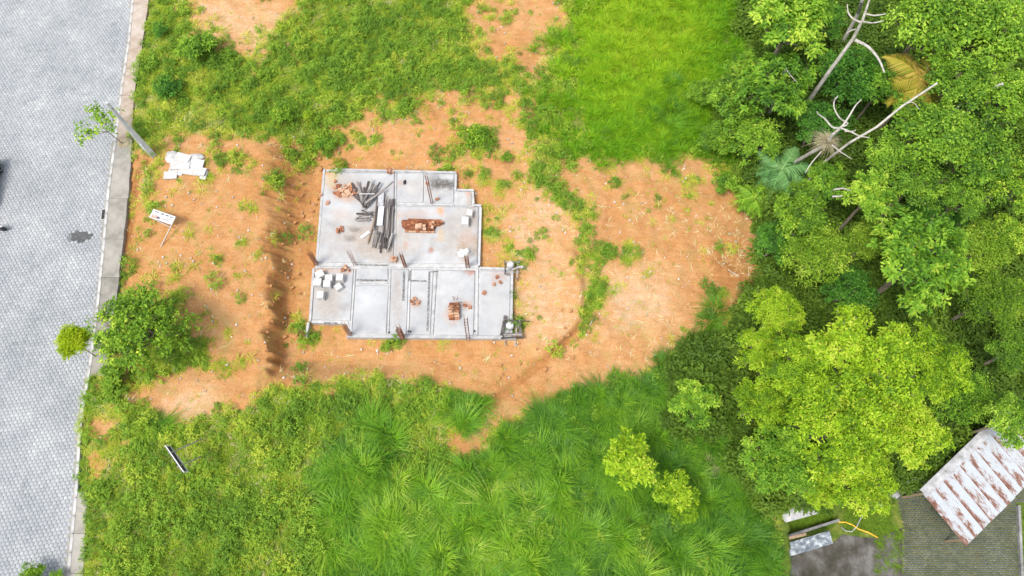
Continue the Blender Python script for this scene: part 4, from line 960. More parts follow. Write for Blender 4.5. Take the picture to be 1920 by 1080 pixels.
wt = MB().tube([(0, -.05, 0), (0, -.04, 0), (0, .04, 0), (0, .05, 0)], [.22, .29, .29, .22], 20).mesh('wheel', M['rubber'], True)
for x in (-.62, .62): link('wheel', wt, mo, (x, 0, .29)); 
part(MB().tube([(-.62, 0, .3), (-.2, 0, .55), (.3, 0, .62), (.62, 0, .3)], .05, 8), 'frame', M['black'], mo)
part(MB().tube([(-.1, 0, .74), (.1, 0, .82), (.36, 0, .76)], [.10, .16, .09], 10), 'fuel_tank', M['car'], mo)
part(MB().tube([(-.75, 0, .76), (-.45, 0, .78), (-.08, 0, .74)], [.07, .13, .10], 10), 'seat', M['black'], mo)
part(MB().tube([(.62, .09, .3), (.40, .09, .95)], .025, 6), 'fork', M['rim'], mo); part(MB().tube([(.62, -.09, .3), (.40, -.09, .95)], .025, 6), 'fork', M['rim'], mo)
part(MB().tube([(.30, -.36, .98), (.40, -.1, .97), (.40, .1, .97), (.30, .36, .98)], .018, 6), 'handlebar', M['black'], mo)
part(MB().tube([(.45, 0, .82), (.56, 0, .80)], [.06, .10], 12), 'headlight', M['lamp'], mo)
part(MB().box((.66, 0, .61), (.36, .12, .03), 0, .01), 'mudguard', M['sign_white'], mo)
part(MB().tube([(-.1, -.12, .28), (-.75, -.16, .36)], [.03, .05], 8), 'exhaust', M['iron'], mo)

# ------------------------------------------------------------------ lower yard: paving, shed, lean-to, walls
def yp(px, py, z=YARD): return at(px, py, z)
def flat(name, pxs, z0, z1, mat, label=None, cat=None, kind=None, inset=0.0, zp=None):
    o = MB().prism([tuple(yp(a, b, z1 if zp is None else zp)[:2]) for a, b in pxs][::-1], z0, z1, inset).build(name, mat)
    return tag(o, label, cat, None, kind)
flat('concrete_apron', [(1464, 1046), (1500, 1030), (1562, 1018), (1580, 1002), (1620, 1008), (1645, 1008), (1668, 1000), (1692, 990), (1692, 1130), (1464, 1130)], YARD - .3, YARD + .004, M['yard_concrete'], kind='structure')
def yard_bricks():
    a, b = yp(1660, 1100), yp(1935, 860)
    pol = [tuple(yp(*q)[:2]) for q in [(1694, 1040), (1694, 985), (1684, 940), (1690, 905), (1745, 890), (1845, 800), (1940, 790), (1940, 935), (1906, 945), (1912, 1110), (1690, 1110)]]
    V = []; lv = []; L, W = .24, .13; r = 0; y = a.y
    while y < b.y:
        x = a.x - 1 + (L / 2 if r % 2 else 0)
        while x < b.x:
            if pip(pol, np.array([x]), np.array([y]))[0]:
                hx, hy = L / 2 - .012, W / 2 - .012; z = YARD + .01 + random.uniform(-.006, .006)
                V += [(x - hx, y - hy, YARD - .03), (x + hx, y - hy, YARD - .03), (x + hx, y + hy, YARD - .03), (x - hx, y + hy, YARD - .03), (x - hx + .01, y - hy + .01, z), (x + hx - .01, y - hy + .01, z), (x + hx - .01, y + hy - .01, z), (x - hx + .01, y + hy - .01, z)]
                lv += [random.gauss(.5, .22)] * 8
            x += L
        y += W; r += 1
    n = len(V) // 8
    Fq = (np.arange(n)[:, None, None] * 8 + np.array([(4, 5, 6, 7), (0, 1, 5, 4), (1, 2, 6, 5), (2, 3, 7, 6), (3, 0, 4, 7)])[None]).reshape(-1, 4)
    return link('yard_paving', mesh_np('yard_paving', np.array(V), Fq, M['yard_brick'], {'lv': np.clip(lv, 0, 1)}))
tag(yard_bricks(), 'weathered grey brick paving of the lower yard', 'paving', kind='stuff')
# shed
ZR, ZE = YARD + 2.9, YARD + 2.2
A, B, Cc = at(1731, 925, ZR), at(1838, 821, ZR), at(1815, 1021, ZE)
Wd = (B - A).normalized(); Sd = (Cc - A); Sd = Sd - Wd * Sd.dot(Wd); SL = Sd.length; Sd.normalize(); Nd = Wd.cross(Sd) * -1
if Nd.z < 0: Nd = -Nd
NS, SW = 11, .80
shed = empty('shed', (A.x + 2, A.y + .5, YARD)); tag(shed, 'shed under a rust-streaked white corrugated roof in the lower right yard', 'shed')
sb = Vector(shed.location)
def sheet_mesh(width, length, pitch, amp, mat):
    nx = int(width / pitch * 6) + 1; x = np.linspace(0, width, nx); z = amp * np.sin(2 * np.pi * x / pitch)
    yv = np.linspace(0, length, 5); XX, YY = np.meshgrid(x, yv); ZZ = np.broadcast_to(z, XX.shape) + .015 * (YY / length) * (1 - YY / length)
    V = np.stack([XX, YY, ZZ], -1).reshape(-1, 3); i = np.arange(len(V)).reshape(XX.shape)
    top = np.stack([i[:-1, :-1], i[:-1, 1:], i[1:, 1:], i[1:, :-1]], -1).reshape(-1, 4)
    V2 = V.copy(); V2[:, 2] -= .006
    return mesh_np('roof_sheet', np.concatenate([V, V2]), np.concatenate([top, top[:, ::-1] + len(V)]), mat, smooth=True)
sm = sheet_mesh(SW + .05, SL, .085, .018, M['roof'])
rotm = Matrix((-Wd, Sd, Nd)).transposed()
for k in range(NS):
    o = link('roof_sheet', sm, shed, tuple(A + Wd * ((k + 1) * SW) + Sd * random.uniform(-.03, .05) + Nd * (.012 * (k % 2)) - sb)); o.rotation_euler = rotm.to_euler()
TL = NS * SW
for k in range(4):
    a = A + Wd * (k * TL / 4 + .01); b = A + Wd * ((k + 1) * TL / 4 - .01)
    m = MB(); u = Nd * .045
    q = [a - Sd * .28 - Vector((0, 0, .12)) + u, b - Sd * .28 - Vector((0, 0, .12)) + u, b + u * 1.4, a + u * 1.4, a + Sd * .30 + u, b + Sd * .30 + u]
    q = [v - sb for v in q]; lo = [v - Nd * .015 for v in q]
    m.add(q + lo, [(0, 1, 2, 3), (3, 2, 5, 4), (7, 6, 9, 8), (8, 9, 10, 11), (0, 6, 7, 1), (4, 5, 11, 10), (0, 3, 9, 6), (3, 4, 10, 9), (1, 7, 8, 2), (2, 8, 11, 5)])
    part(m, 'ridge_cap', M['fibre'], shed)
wp = [A + Wd * 2.1 + Sd * .12, A + Wd * (TL - .35) + Sd * .12, A + Wd * (TL - .35) + Sd * (SL - .8), A + Wd * 2.1 + Sd * (SL - .8)]
for v in (A + Wd * .25 + Sd * .15, A + Wd * .25 + Sd * (SL - .25)): part(MB().bar(Vector((v.x, v.y, YARD - .1)) - sb, v - sb - Vector((0, 0, .05)), .12, .12, Vector((0, 1, 0))), 'post', M['wood_brown'], shed)
for i in range(4):
    a, b = wp[i] - sb, wp[(i + 1) % 4] - sb
    t = (b - a); t.z = 0; t.normalize(); nn = Vector((-t.y, t.x, 0)) * .07
    m = MB(); e = t * .075
    za, zb_ = a.z - .12, b.z - .12
    a2, b2 = a + e, b - e
    P4 = [a2 - nn, b2 - nn, b2 + nn, a2 + nn]; zt = [za, zb_, zb_, za]
    m.prism([tuple(v[:2]) for v in P4], [-.1] * 4, zt); part(m, 'wall', M['yard_wall'], shed)
# lean-to with zinc sheets
ZL = YARD + 1.7
lt = empty('lean_to', (*yp(1515, 1015)[:2], YARD)); tag(lt, 'low lean-to with streaked zinc roof sheets beside the tall grass', 'lean-to')
lb0 = Vector(lt.location)
def quadplate(q, th, name, mat, parent, base):
    m = MB(); q = [Vector(v) - base for v in q]
    m.add(q + [v - Vector((0, 0, th)) for v in q], [(0, 1, 2, 3), (7, 6, 5, 4), (0, 4, 5, 1), (1, 5, 6, 2), (2, 6, 7, 3), (3, 7, 4, 0)]); return part(m, name, mat, parent)
def corr(q, n, name, mat, parent, base, amp=.02):       # corrugated plate between four corners; ribs run from edge 0-3 to edge 1-2
    q = [np.array(v) for v in q]; u, v = np.meshgrid(np.linspace(0, 1, 4), np.linspace(0, 1, n * 6 + 1))
    P = ((1 - u) * (1 - v))[..., None] * q[0] + (u * (1 - v))[..., None] * q[1] + (u * v)[..., None] * q[2] + ((1 - u) * v)[..., None] * q[3]
    P[..., 2] += amp * np.sin(v * n * 2 * np.pi)
    V = P.reshape(-1, 3) - np.array(base); i = np.arange(len(V)).reshape(u.shape); t = np.stack([i[:-1, :-1], i[1:, :-1], i[1:, 1:], i[:-1, 1:]], -1).reshape(-1, 4)
    V2 = V.copy(); V2[:, 2] -= .006
    return link(name, mesh_np(name, np.concatenate([V, V2]), np.concatenate([t, t[:, ::-1] + len(V)]), mat), parent)
corr([at(1473, 1019, ZL), at(1532, 1002, ZL), at(1537, 1027, ZL - .15), at(1464, 1048, ZL - .15)], 8, 'roof_sheet', M['roof_grey'], lt, lb0)
corr([at(1530, 1002, ZL + .04), at(1555, 995, ZL + .04), at(1562, 1019, ZL - .1), at(1535, 1027, ZL - .1)], 8, 'roof_sheet', M['roof_grey'], lt, lb0)
quadplate([at(1456, 1047, ZL - .2), at(1466, 1046, ZL - .19), at(1473, 1024, ZL - .05), at(1466, 1022, ZL - .06)], .03, 'flashing', M['fibre'], lt, lb0)
quadplate([at(1464, 1016, ZL + .05), at(1512, 1004, ZL + .05), at(1511, 999, ZL + .05), at(1463, 1010, ZL + .05)], .10, 'timber_beam', M['wood_brown'], lt, lb0)
for a, b in ((1478, 1022), (1550, 1002), (1555, 1014), (1480, 1038)):
    p = at(a, b, ZL - .25); part(MB().bar(Vector((p.x, p.y, YARD - .1)) - lb0, p - lb0, .10, .10, Vector((0, 1, 0))), 'post', M['wood_brown'], lt)
flat('roof_slab', [(1465, 982), (1465, 966), (1488, 950), (1507, 942), (1533, 948), (1538, 962)], YARD + .0, YARD + 1.9, M['fibre'], 'flat pale concrete tank lid beside the big lime green tree', 'tank')
q0, q1 = yp(1463, 1010, YARD + .8), yp(1574, 975, YARD + .8)
o = MB().bar(Vector((q0.x, q0.y, YARD + .35)), Vector((q1.x, q1.y, YARD + .35)), .16, .95).build('low_wall', M['yard_wall']); tag(o, 'thin grey wall running behind the lean-to', 'wall')
q0, q1 = yp(1458, 975, YARD + 1.6), yp(1452, 1110, YARD + 1.6)
o = MB().bar(Vector((q0.x, q0.y, YARD + .7)), Vector((q1.x, q1.y, YARD + .7)), .28, 2.0).build('retaining_wall', M['yard_wall']); tag(o, 'grey retaining wall between the tall grass and the lower yard', 'wall')
pts = [(1640, 928), (1690, 908), (1722, 897), (1745, 878), (1790, 842), (1830, 806), (1880, 770)]
for k, (a, b) in enumerate(zip(pts[:-1], pts[1:])): pass
m = MB(); w3 = [yp(a, b, YARD + 1.2) for a, b in pts]
for a, b in zip(w3[:-1], w3[1:]): m.bar(Vector((a.x, a.y, YARD + .55)), Vector((b.x, b.y, YARD + .55)), .22, 1.3)
tag(m.build('bank_wall', M['yard_wall']), 'dark mossy wall holding the green bank behind the shed', 'wall')
q0, q1 = yp(1907, 948), yp(1914, 1110)
o = MB().bar(Vector((q0.x, q0.y, YARD + .1)), Vector((q1.x, q1.y, YARD + .1)), .16, .28).build('garden_kerb', M['yard_wall']); tag(o, 'low kerb of the garden strip at the right border', 'kerb')
hose = [yp(a, b, YARD + .05) for a, b in ((1572, 979), (1585, 979), (1598, 984), (1610, 992), (1628, 998), (1646, 1008))]
o = MB().tube(hose, .05, 7).build('hose', M['yellow'], smooth=True); tag(o, 'yellow hose snaking across the mossy yard', 'hose')
o = MB().tube([yp(a, b, YARD + .05) for a, b in ((1577, 988), (1585, 995), (1597, 997), (1606, 988), (1612, 975), (1618, 966))], .04, 6).build('pale_pipe', M['fibre'], smooth=True); tag(o, 'pale curved pipe looping by the yellow hose', 'pipe')
for i in range(12):
    p = yp(1645 + random.uniform(-12, 14), 934 + random.uniform(-10, 10)); k = random.uniform(.2, .5)
    o = link('rubble_stone', random.choice(stones), None, (p.x, p.y, YARD - .03), (0, 0, random.uniform(0, 6)), (k * 1.2, k, k * .7)); tag(o, 'pale rubble stone in the heap under the lime tree edge by the yard', 'stone', 'rubble by the yard')
p = yp(1670, 926); o = lump('cement_lump', (p.x, p.y, YARD - .05), .6, .4, .35, 12, 'fibre', noise=.4); tag(o, 'grey cement lump right of the rubble heap by the yard', 'cement')

# ------------------------------------------------------------------ leaves and trees
def unit_v(a): return a / np.maximum(np.linalg.norm(a, axis=-1, keepdims=True), 1e-9)
def leaf_cloud(C, AX, per, ll, lw, r, jit=.1, emin=-.25, emax=.9, droop=.25, cval=None):
    """rosettes of folded leaves round clump centres C with axes AX"""
    n = len(C); c = np.repeat(C, per, 0); ax = np.repeat(AX, per, 0)
    rv = unit_v(r.normal(size=(n * per, 3)))
    perp = unit_v(rv - (rv * ax).sum(1, keepdims=True) * ax)
    e = r.uniform(emin, emax, (n * per, 1))
    d = unit_v(perp * np.cos(e) + ax * np.sin(e))
    base = c + r.normal(size=c.shape) * jit + d * ll * .12
    L = ll * r.uniform(.65, 1.25, (n * per, 1)); W = lw * r.uniform(.7, 1.2, (n * per, 1))
    side = unit_v(np.cross(d, ax)); nr = np.cross(side, d)
    mid = base + d * L * .48 + nr * L * .06
    tip = base + d * L - np.array([0, 0, 1.]) * L * droop
    V = np.stack([base, mid + side * W / 2 - nr * W * .12, tip, mid - side * W / 2 - nr * W * .12], 1).reshape(-1, 3)
    k = (np.arange(n * per) * 4)[:, None]
    F = np.concatenate([k + np.array([[0, 1, 2]]), k + np.array([[0, 2, 3]])])
    cv = np.repeat(r.normal(.5, .16, n) if cval is None else cval, per) + r.normal(0, .15, n * per)
    return V, F, np.repeat(np.clip(cv, 0, 1), 4)
SPEC = {  # lobes, clumps per lobe, leaves per clump, leaf length, width, clump jitter (for crown radius 1), flatness
    'lime': (30, 22, 17, .066, .032, .030, .62, -.2, 1.0), 'bright': (16, 17, 17, .105, .046, .030, .6, -.15, .8), 'light': (26, 15, 13, .080, .046, .042, .62, -.3, 1.0),
    'dark': (20, 18, 15, .085, .045, .040, .6, -.4, 1.1), 'olive': (20, 18, 17, .085, .028, .060, .6, -.4, 1.1), 'street': (18, 17, 15, .085, .038, .045, .7, -.4, 1.2),
    'small_lime': (7, 26, 14, .17, .075, .05, .6, -.2, 1.1), 'shrub': (7, 18, 12, .20, .09, .07, .6, -.3, 1.1), 'sparse': (9, 7, 7, .15, .075, .07, .6, -.4, 1.0), 'ball': (8, 40, 22, .22, .07, .09, .9, -.2, 1.2)}
_protos = {}
def crown_proto(sp_, var, mat):
    key = (sp_, var, mat)
    if key in _protos: return _protos[key]
    lob, cl, per, ll, lw, jt, fl, e0, e1 = SPEC[sp_]
    r = np.random.default_rng(hash((sp_, var)) % 1000 if False else sum(map(ord, sp_)) * 13 + var * 7)
    lc = []; lr = []
    for i in range(lob):
        q = math.sqrt((i + .35) / lob) * .72; a = i * 2.39996 + r.uniform(-.35, .35)
        q *= r.uniform(.82, 1.1)
        lc.append((q * math.cos(a), q * math.sin(a), fl * (math.sqrt(max(0, 1 - q * q)) - .45) + r.uniform(-.2, .2) * fl * 1.4)); lr.append(r.uniform(.24, .42) * (1.25 if lob < 9 else 1) * min(1.0, (13 / lob) ** .5))
    lc = np.array(lc); lr = np.array(lr)
    C = []; A_ = []; cv = []
    for i in range(lob):
        d = unit_v(r.normal(size=(cl, 3)) + np.array([0, 0, .55])); d[:, 2] = np.abs(d[:, 2]) * np.where(r.random(cl) < .22, -.35, 1)
        rad = lr[i] * r.uniform(.62, 1.08, (cl, 1)); sc = np.array([1, 1, .72])
        C.append(lc[i] + d * rad * sc); A_.append(unit_v(d * .55 + np.array([0, 0, .6]))); cv.append(r.normal(.5, .14, cl) + r.normal(0, .11))
    V, F, lv = leaf_cloud(np.concatenate(C), np.concatenate(A_), per, ll, lw, r, jt, e0, e1, cval=np.concatenate(cv))
    me = mesh_np('crown', V, F, L_[mat], {'lv': lv})
    _protos[key] = (me, lc, lr); return _protos[key]
def limb_pts(a, b, sag, r, n=4):
    a, b = Vector(a), Vector(b); out = []
    for i in range(n + 1):
        t = i / n; p = a.lerp(b, t); k = math.sin(t * math.pi) * sag
        out.append(p + Vector((r.uniform(-.5, .5) * k, r.uniform(-.5, .5) * k, -abs(k) * .4)))
    return out
def tree(px, py, rpx, sp_, hc, label, mat=None, name='tree', cat='tree', group=None, var=None, trunk_r=None, base=None, bark='bark', squash=1.0):
    """crown centre seen at (px, py) with radius rpx, hc metres above its own ground"""
    z = -3.0 + hc
    for _ in range(12):
        P = at(px, py, z); z = .5 * z + .5 * (gz(P.x, P.y) + hc)
    P = at(px, py, z); Rm = rpx / ppm(P)
    var = random.randrange(3) if var is None else var
    me, lc, lr = crown_proto(sp_, var, mat or (sp_ if sp_ in L_ else 'bright'))
    gx, gy = (P.x, P.y) if base is None else base
    g0 = gz(gx, gy)
    o = empty(name, (gx, gy, g0)); tag(o, label, cat, group)
    rz = random.uniform(0, 6.28)
    off = Vector((P.x - gx, P.y - gy, P.z - g0))
    cr = link('crown', me, o, tuple(off), (0, 0, rz), (Rm, Rm * random.uniform(.92, 1.08), Rm * squash))
    rr = random.Random(int(px * 7 + py))
    tr = trunk_r or max(.05, Rm * .055)
    fork = off * .55; fork.z = max(.15, off.z - Rm * .45) if off.z > Rm * .6 else off.z * .35
    m = MB(); tp = limb_pts((0, 0, -.3), fork, .12 * Rm * .3, rr, 5)
    m.tube(tp, [tr * (1.25 - .5 * i / 5) for i in range(6)], 9); part(m, 'trunk', M[bark], o)
    m = MB(); co, si = math.cos(rz), math.sin(rz)
    for c, l in zip(lc, lr):
        q = Vector((c[0] * co - c[1] * si, c[0] * si + c[1] * co, c[2] * squash)) * Rm + off
        lp = limb_pts(fork, q, .18 * Rm * .5, rr, 4); m.tube(lp, [tr * .55 * (1 - .75 * i / 4) for i in range(5)], 6, cap=False)
        for _ in range(4):
            e = q + Vector((rr.uniform(-1, 1), rr.uniform(-1, 1), rr.uniform(-.1, .7))) * float(l) * Rm * .85
            m.tube(limb_pts(lp[3], e, .05 * Rm, rr, 2), [tr * .2, tr * .13, tr * .06], 4, cap=False)
    part(m, 'branches', M[bark], o)
    return o
FG = 'forest trees on the right'
for (px, py, r, s, h, lb, mt) in [
    (1480, 50, 92, 'bright', 7.5, 'bright broadleaf tree at the top edge, left of the leaning dead trunk', None),
    (1455, 165, 80, 'bright', 5.5, 'bright broadleaf tree around the short bare trunk at the forest edge', None),
    (1318, 178, 34, 'light', 1.2, 'small light green tree standing out in the lush grass edge', None),
    (1345, 262, 44, 'light', 1.5, 'low light green tree at the lower right corner of the lush grass', None),
    (1395, 130, 40, 'bright', 2.6, 'bright low tree on the lush grass side of the short bare trunk', None),
    (1375, 200, 62, 'light', 2.6, 'low light green tree at the edge of the lush grass', None),
    (1410, 262, 62, 'light', 2.6, 'light green tree above the grey palm by the dirt corner', None),
    (1545, 40, 46, 'dark', 5.5, 'dark tree at the top edge behind the leaning dead trunk', None),
    (1590, 150, 74, 'dark', 5.0, 'dark green tree between the dead trunk and its drooping limb', None),
    (1530, 235, 60, 'dark', 4.5, 'dark green tree behind the hairy moss ball', None),
    (1655, 160, 46, 'bright', 6.0, 'green broadleaf tree left of the orange palm fronds', None),
    (1730, 55, 96, 'light', 9.0, 'light green tree at the top, above the orange palm fronds', None),
    (1835, 70, 104, 'light', 9.5, 'large light green tree in the upper right corner of the forest', None),
    (1905, 20, 56, 'bright', 8.0, 'bright green tree in the top right picture corner', None),
    (1790, 165, 74, 'light', 9.0, 'light green tree over the upper end of the fallen trunk', None),
    (1885, 190, 78, 'light', 9.5, 'light green tree at the right border above the dark gap', None),
    (1735, 255, 88, 'light', 8.5, 'light green tree below the fallen grey trunk', None),
    (1665, 305, 62, 'light', 7.5, 'light green tree right of the hairy moss ball', None),
    (1820, 290, 80, 'light', 8.5, 'light green tree left of the dark gap at the right border', None),
    (1892, 345, 64, 'dark', 8.0, 'deep green tree at the right border below the dark gap', 'street'),
    (1545, 345, 46, 'bright', 5.5, 'bright lime green tree just below the moss ball', None),
    (1628, 372, 60, 'bright', 6.5, 'broadleaf tree with red tinged tips at the forest centre', None),
    (1710, 350, 62, 'light', 7.0, 'light green tree above the dark palm hollow', None),
    (1800, 375, 56, 'light', 7.0, 'light green tree right of the dark palm hollow', None),
    (1500, 405, 66, 'dark', 5.0, 'dark green tree beside the green fan palm at the dirt edge', 'street'),
    (1455, 455, 48, 'dark', 3.6, 'dark green tree bordering the dirt with pale litter', None),
    (1530, 480, 74, 'olive', 4.6, 'olive wispy tree right of the dirt with pale litter', None),
    (1625, 455, 50, 'olive', 4.8, 'yellowish olive tree left of the big rosette-leaved tree', None),
    (1712, 497, 106, 'bright', 7.5, 'big rosette-leaved bright green tree in the middle of the forest', None),
    (1590, 545, 58, 'dark', 4.0, 'dark tree in the hollow above the lime green canopy', None),
    (1838, 470, 66, 'olive', 6.0, 'olive green wispy tree right of the big rosette-leaved tree', None),
    (1890, 445, 50, 'bright', 6.5, 'bright green tree at the right border, middle of the forest', 'street'),
    (1845, 565, 70, 'olive', 5.5, 'feathery olive tree right of the lime green canopy', None),
    (1900, 560, 50, 'dark', 5.0, 'dark green tree at the right border level with the feathery tree', 'street'),
    (1895, 660, 56, 'olive', 5.0, 'feathery green tree at the right border above the yellowish one', 'light'),
    (1455, 590, 62, 'lime', 5.0, 'lime green tree poking up at the left of the big canopy by the dirt', None),
    (1425, 660, 58, 'lime', 4.8, 'lime green tree on the left edge of the big canopy', None),
    (1600, 690, 128, 'lime', 7.5, 'largest lime green tree at the top of the big canopy', None),
    (1500, 700, 84, 'lime', 6.8, 'lime green tree in the upper left of the big canopy', None),
    (1735, 690, 88, 'lime', 7.0, 'yellowish lime tree on the right shoulder of the big canopy', None),
    (1425, 755, 66, 'lime', 5.0, 'lime green tree on the left rim of the big canopy by the banana leaves', None),
    (1560, 800, 118, 'lime', 7.0, 'lime green tree in the centre of the big canopy', None),
    (1680, 800, 92, 'lime', 6.5, 'lime green tree at the right of the big canopy above the shed', None),
    (1460, 860, 88, 'lime', 4.8, 'darker lime tree in the lower left of the big canopy', 'bright'),
    (1600, 895, 82, 'lime', 5.5, 'lime green tree at the lower tip of the big canopy by the yard', None),
    (1530, 915, 52, 'lime', 4.5, 'small lime tree at the lower edge of the canopy by the tank lid', None),
    (1890, 790, 60, 'light', 6.0, 'yellowish green tree hanging over the shed roof corner', None),
    (1800, 745, 70, 'olive', 3.2, 'ferny green tree on the bank above the shed', 'bright'),
    (1740, 820, 44, 'olive', 1.6, 'low ferny shrub on the bank beside the shed gap', 'bright'),
    (1300, 755, 54, 'bright', 2.8, 'mid green tree between the tall grass and the big canopy', None)]:
    tree(px, py, r, s, h, lb, mt, group=FG)
for (px, py, r, h, lb) in [(1180, 868, 54, 3.4, 'rounded lime green tree with white flowers in the tall grass'), (1262, 922, 38, 2.6, 'upper part of the smaller lime tree in the tall grass'), (1283, 955, 30, 2.0, 'lower small lime tree beside the smaller one in the tall grass')]:
    tree(px, py, r, 'small_lime', h, lb, 'lime', squash=.9)
# street trees and shrubs
tree(268, 622, 96, 'street', 2.2, 'bushy green street tree spreading over the sidewalk and dirt', None, squash=.75)
b = at(178, 668, .1); tree(147, 644, 30, 'ball', 2.3, 'small lime green ball-shaped sapling leaning over the road', 'yellow', base=(b.x, b.y), trunk_r=.03)
b = at(232, 268, .1)
tree(183, 236, 50, 'sparse', 2.6, 'thin young street tree with sparse leaves rising from the round pit', 'street', base=(b.x, b.y), trunk_r=.035, squash=.6)
pit = empty('tree_pit', (b.x, b.y, .1)); tag(pit, 'round brown planting pit in the sidewalk by the utility pole', 'planting pit')
m = MB(); m.tube([(0, 0, .004), (0, 0, .03)], [.44, .38], 22); part(m, 'mulch', M['thatch'], pit)
for (px, py, r, h, lb, mt) in [(534, 213, 24, .7, 'rounded green shrub above the cut bank', 'street'), (577, 215, 9, .5, 'tiny lime green shrub right of the rounded shrub', 'lime'), (372, 90, 34, .8, 'soft green shrub between the road verge and the bare top patch', 'light'), (893, 263, 31, .5, 'low green shrub in the dirt above the slab', 'street'), (949, 296, 12, .4, 'little green shrub right of the low shrub above the slab', 'street'),
                               (610, 270, 20, .5, 'yellow green shrub on the slope at the upper left slab corner', 'light'), (635, 305, 11, .4, 'yellowing little plant at the upper left slab corner', 'orange'), (300, 60, 16, .5, 'dark little shrub in the verge near the top', 'dark'), (60, 1082, 26, .8, 'leafy plant cut by the lower border on the road side', 'street'), (105, 1085, 16, .6, 'small leafy plant beside the one at the lower border', 'light'),
                               (1360, 345, 26, .7, 'shrub at the right end of the dirt below the lush grass', 'light'), (610, 690, 0, 0, '', ''), (240, 575, 18, .7, 'small shrub on the left of the bushy street tree by the kerb', 'street'), (215, 700, 26, .6, 'green weed clump spilling over the sidewalk', 'street'), (318, 165, 26, .6, 'dark green weed clump by the verge above the pole', 'dark')]:
    if r: tree(px, py, r, 'shrub', h, lb, mt, name='shrub', cat='shrub', squash=.8)
# ------------------------------------------------------------------ palms
def frond_mesh(L, mat, seed, curl=.55, leaf=.55):
    r = np.random.default_rng(seed); V = []; F = []; lv = []
    n = 30; pts = []
    for i in range(n + 1):
        t = i / n; pts.append(np.array([L * (t - .12 * t * t), 0, L * (.42 * t - curl * t * t)]))
    for i in range(1, n):
        t = i / n; ln = leaf * L * (.35 + .65 * math.sin(math.pi * min(1, t * 1.05 + .12))) * .62
        for s in (-1, 1):
            d = unit_v(np.array([.55, s * .85, -.28 + r.normal(0, .1)])); w = L * .017
            p = pts[i]; b = len(V)
            V += [p + np.array([-w, 0, 0]), p + d * ln * .5 + np.array([-w * .9, 0, .01]), p + d * ln + np.array([0, 0, -ln * .18]), p + d * ln * .5 + np.array([w * .9, 0, .01]), p + np.array([w, 0, 0])]
            F += [(b, b + 1, b + 4), (b + 1, b + 3, b + 4), (b + 1, b + 2, b + 3)]; lv += [np.clip(r.normal(.5, .2), 0, 1)] * 5
    for i in range(n):
        a, c = pts[i], pts[i + 1]; w = L * .010 * (1.3 - i / n); b = len(V)
        V += [a + np.array([0, -w, .012]), c + np.array([0, -w, .012]), c + np.array([0, w, .012]), a + np.array([0, w, .012])]; F += [(b, b + 1, b + 2), (b, b + 2, b + 3)]; lv += [.9] * 4
    return mesh_np('frond', np.array(V), np.array(F), L_[mat], {'lv': np.array(lv)})
def palm(px, py, L, hc, nf, mat, label, seed, az=None):
    z = -3 + hc
    for _ in range(12):
        P = at(px, py, z); z = .5 * z + .5 * (gz(P.x, P.y) + hc)
    P = at(px, py, z); g0 = gz(P.x, P.y)
    o = empty('palm', (P.x, P.y, g0)); tag(o, label, 'palm')
    part(MB().tube([(0, 0, -.2), (.05, 0, hc * .5), (0, 0, hc)], [.16, .13, .11], 8), 'trunk', M['bark'], o)
    fm = [frond_mesh(L, mat, seed + i) for i in range(2)]
    for i in range(nf):
        a = i * 2.39996 if az is None else random.uniform(*az)
        link('frond', fm[i % 2], o, (0, 0, hc), (random.uniform(-.2, .2), -.25 + .75 * (i / nf), a), (random.uniform(.8, 1.1),) * 3)
palm(1415, 372, 1.8, 1.6, 16, 'bright', 'green fan of palm fronds at the right edge of the dirt', 3)
palm(1465, 318, 2.6, 2.6, 14, 'blue', 'greyish green palm above the green one at the dirt corner', 5)
palm(1725, 150, 3.4, 7.5, 13, 'orange', 'palm with yellow and orange fronds hanging in the forest', 8)
palm(1765, 392, 3.0, 4.6, 13, 'dark', 'dark palm in the shady hollow of the forest', 11)
palm(1870, 150, 3.0, 6.5, 10, 'olive', 'olive palm behind the fallen trunk near the right border', 14)
# banana-like leaves
p = gp(1352, 690); bl = empty('broad_leaf_plant', tuple(p)); tag(bl, 'broad leaved banana-like plant at the edge of the lime canopy', 'plant')
part(MB().tube([(0, 0, -.1), (0, 0, .9)], [.12, .08], 8), 'stem', M['bark'], bl)
def big_leaf():
    V = []; F = []; n = 9
    for i in range(n):
        t = i / (n - 1); w = .30 * math.sin(math.pi * min(.98, t * .92 + .06)) ** .7; z = .55 * t - .75 * t * t
        V += [(1.7 * t, -w, z - .06), (1.7 * t, 0, z), (1.7 * t, w, z - .06)]
    for i in range(n - 1): F += [(3 * i, 3 * i + 3, 3 * i + 4, 3 * i + 1), (3 * i + 1, 3 * i + 4, 3 * i + 5, 3 * i + 2)]
    return mesh_np('leaf', np.array(V), np.array(F), L_['street'], {'lv': np.full(len(V), .55)}, smooth=True)
blm = big_leaf()
for i, a in enumerate((2.9, 1.2, .2, 4.3, 5.4, 2.1)): link('leaf', blm, bl, (0, 0, .85), (0, -.1, a), (random.uniform(.8, 1.1),) * 3)
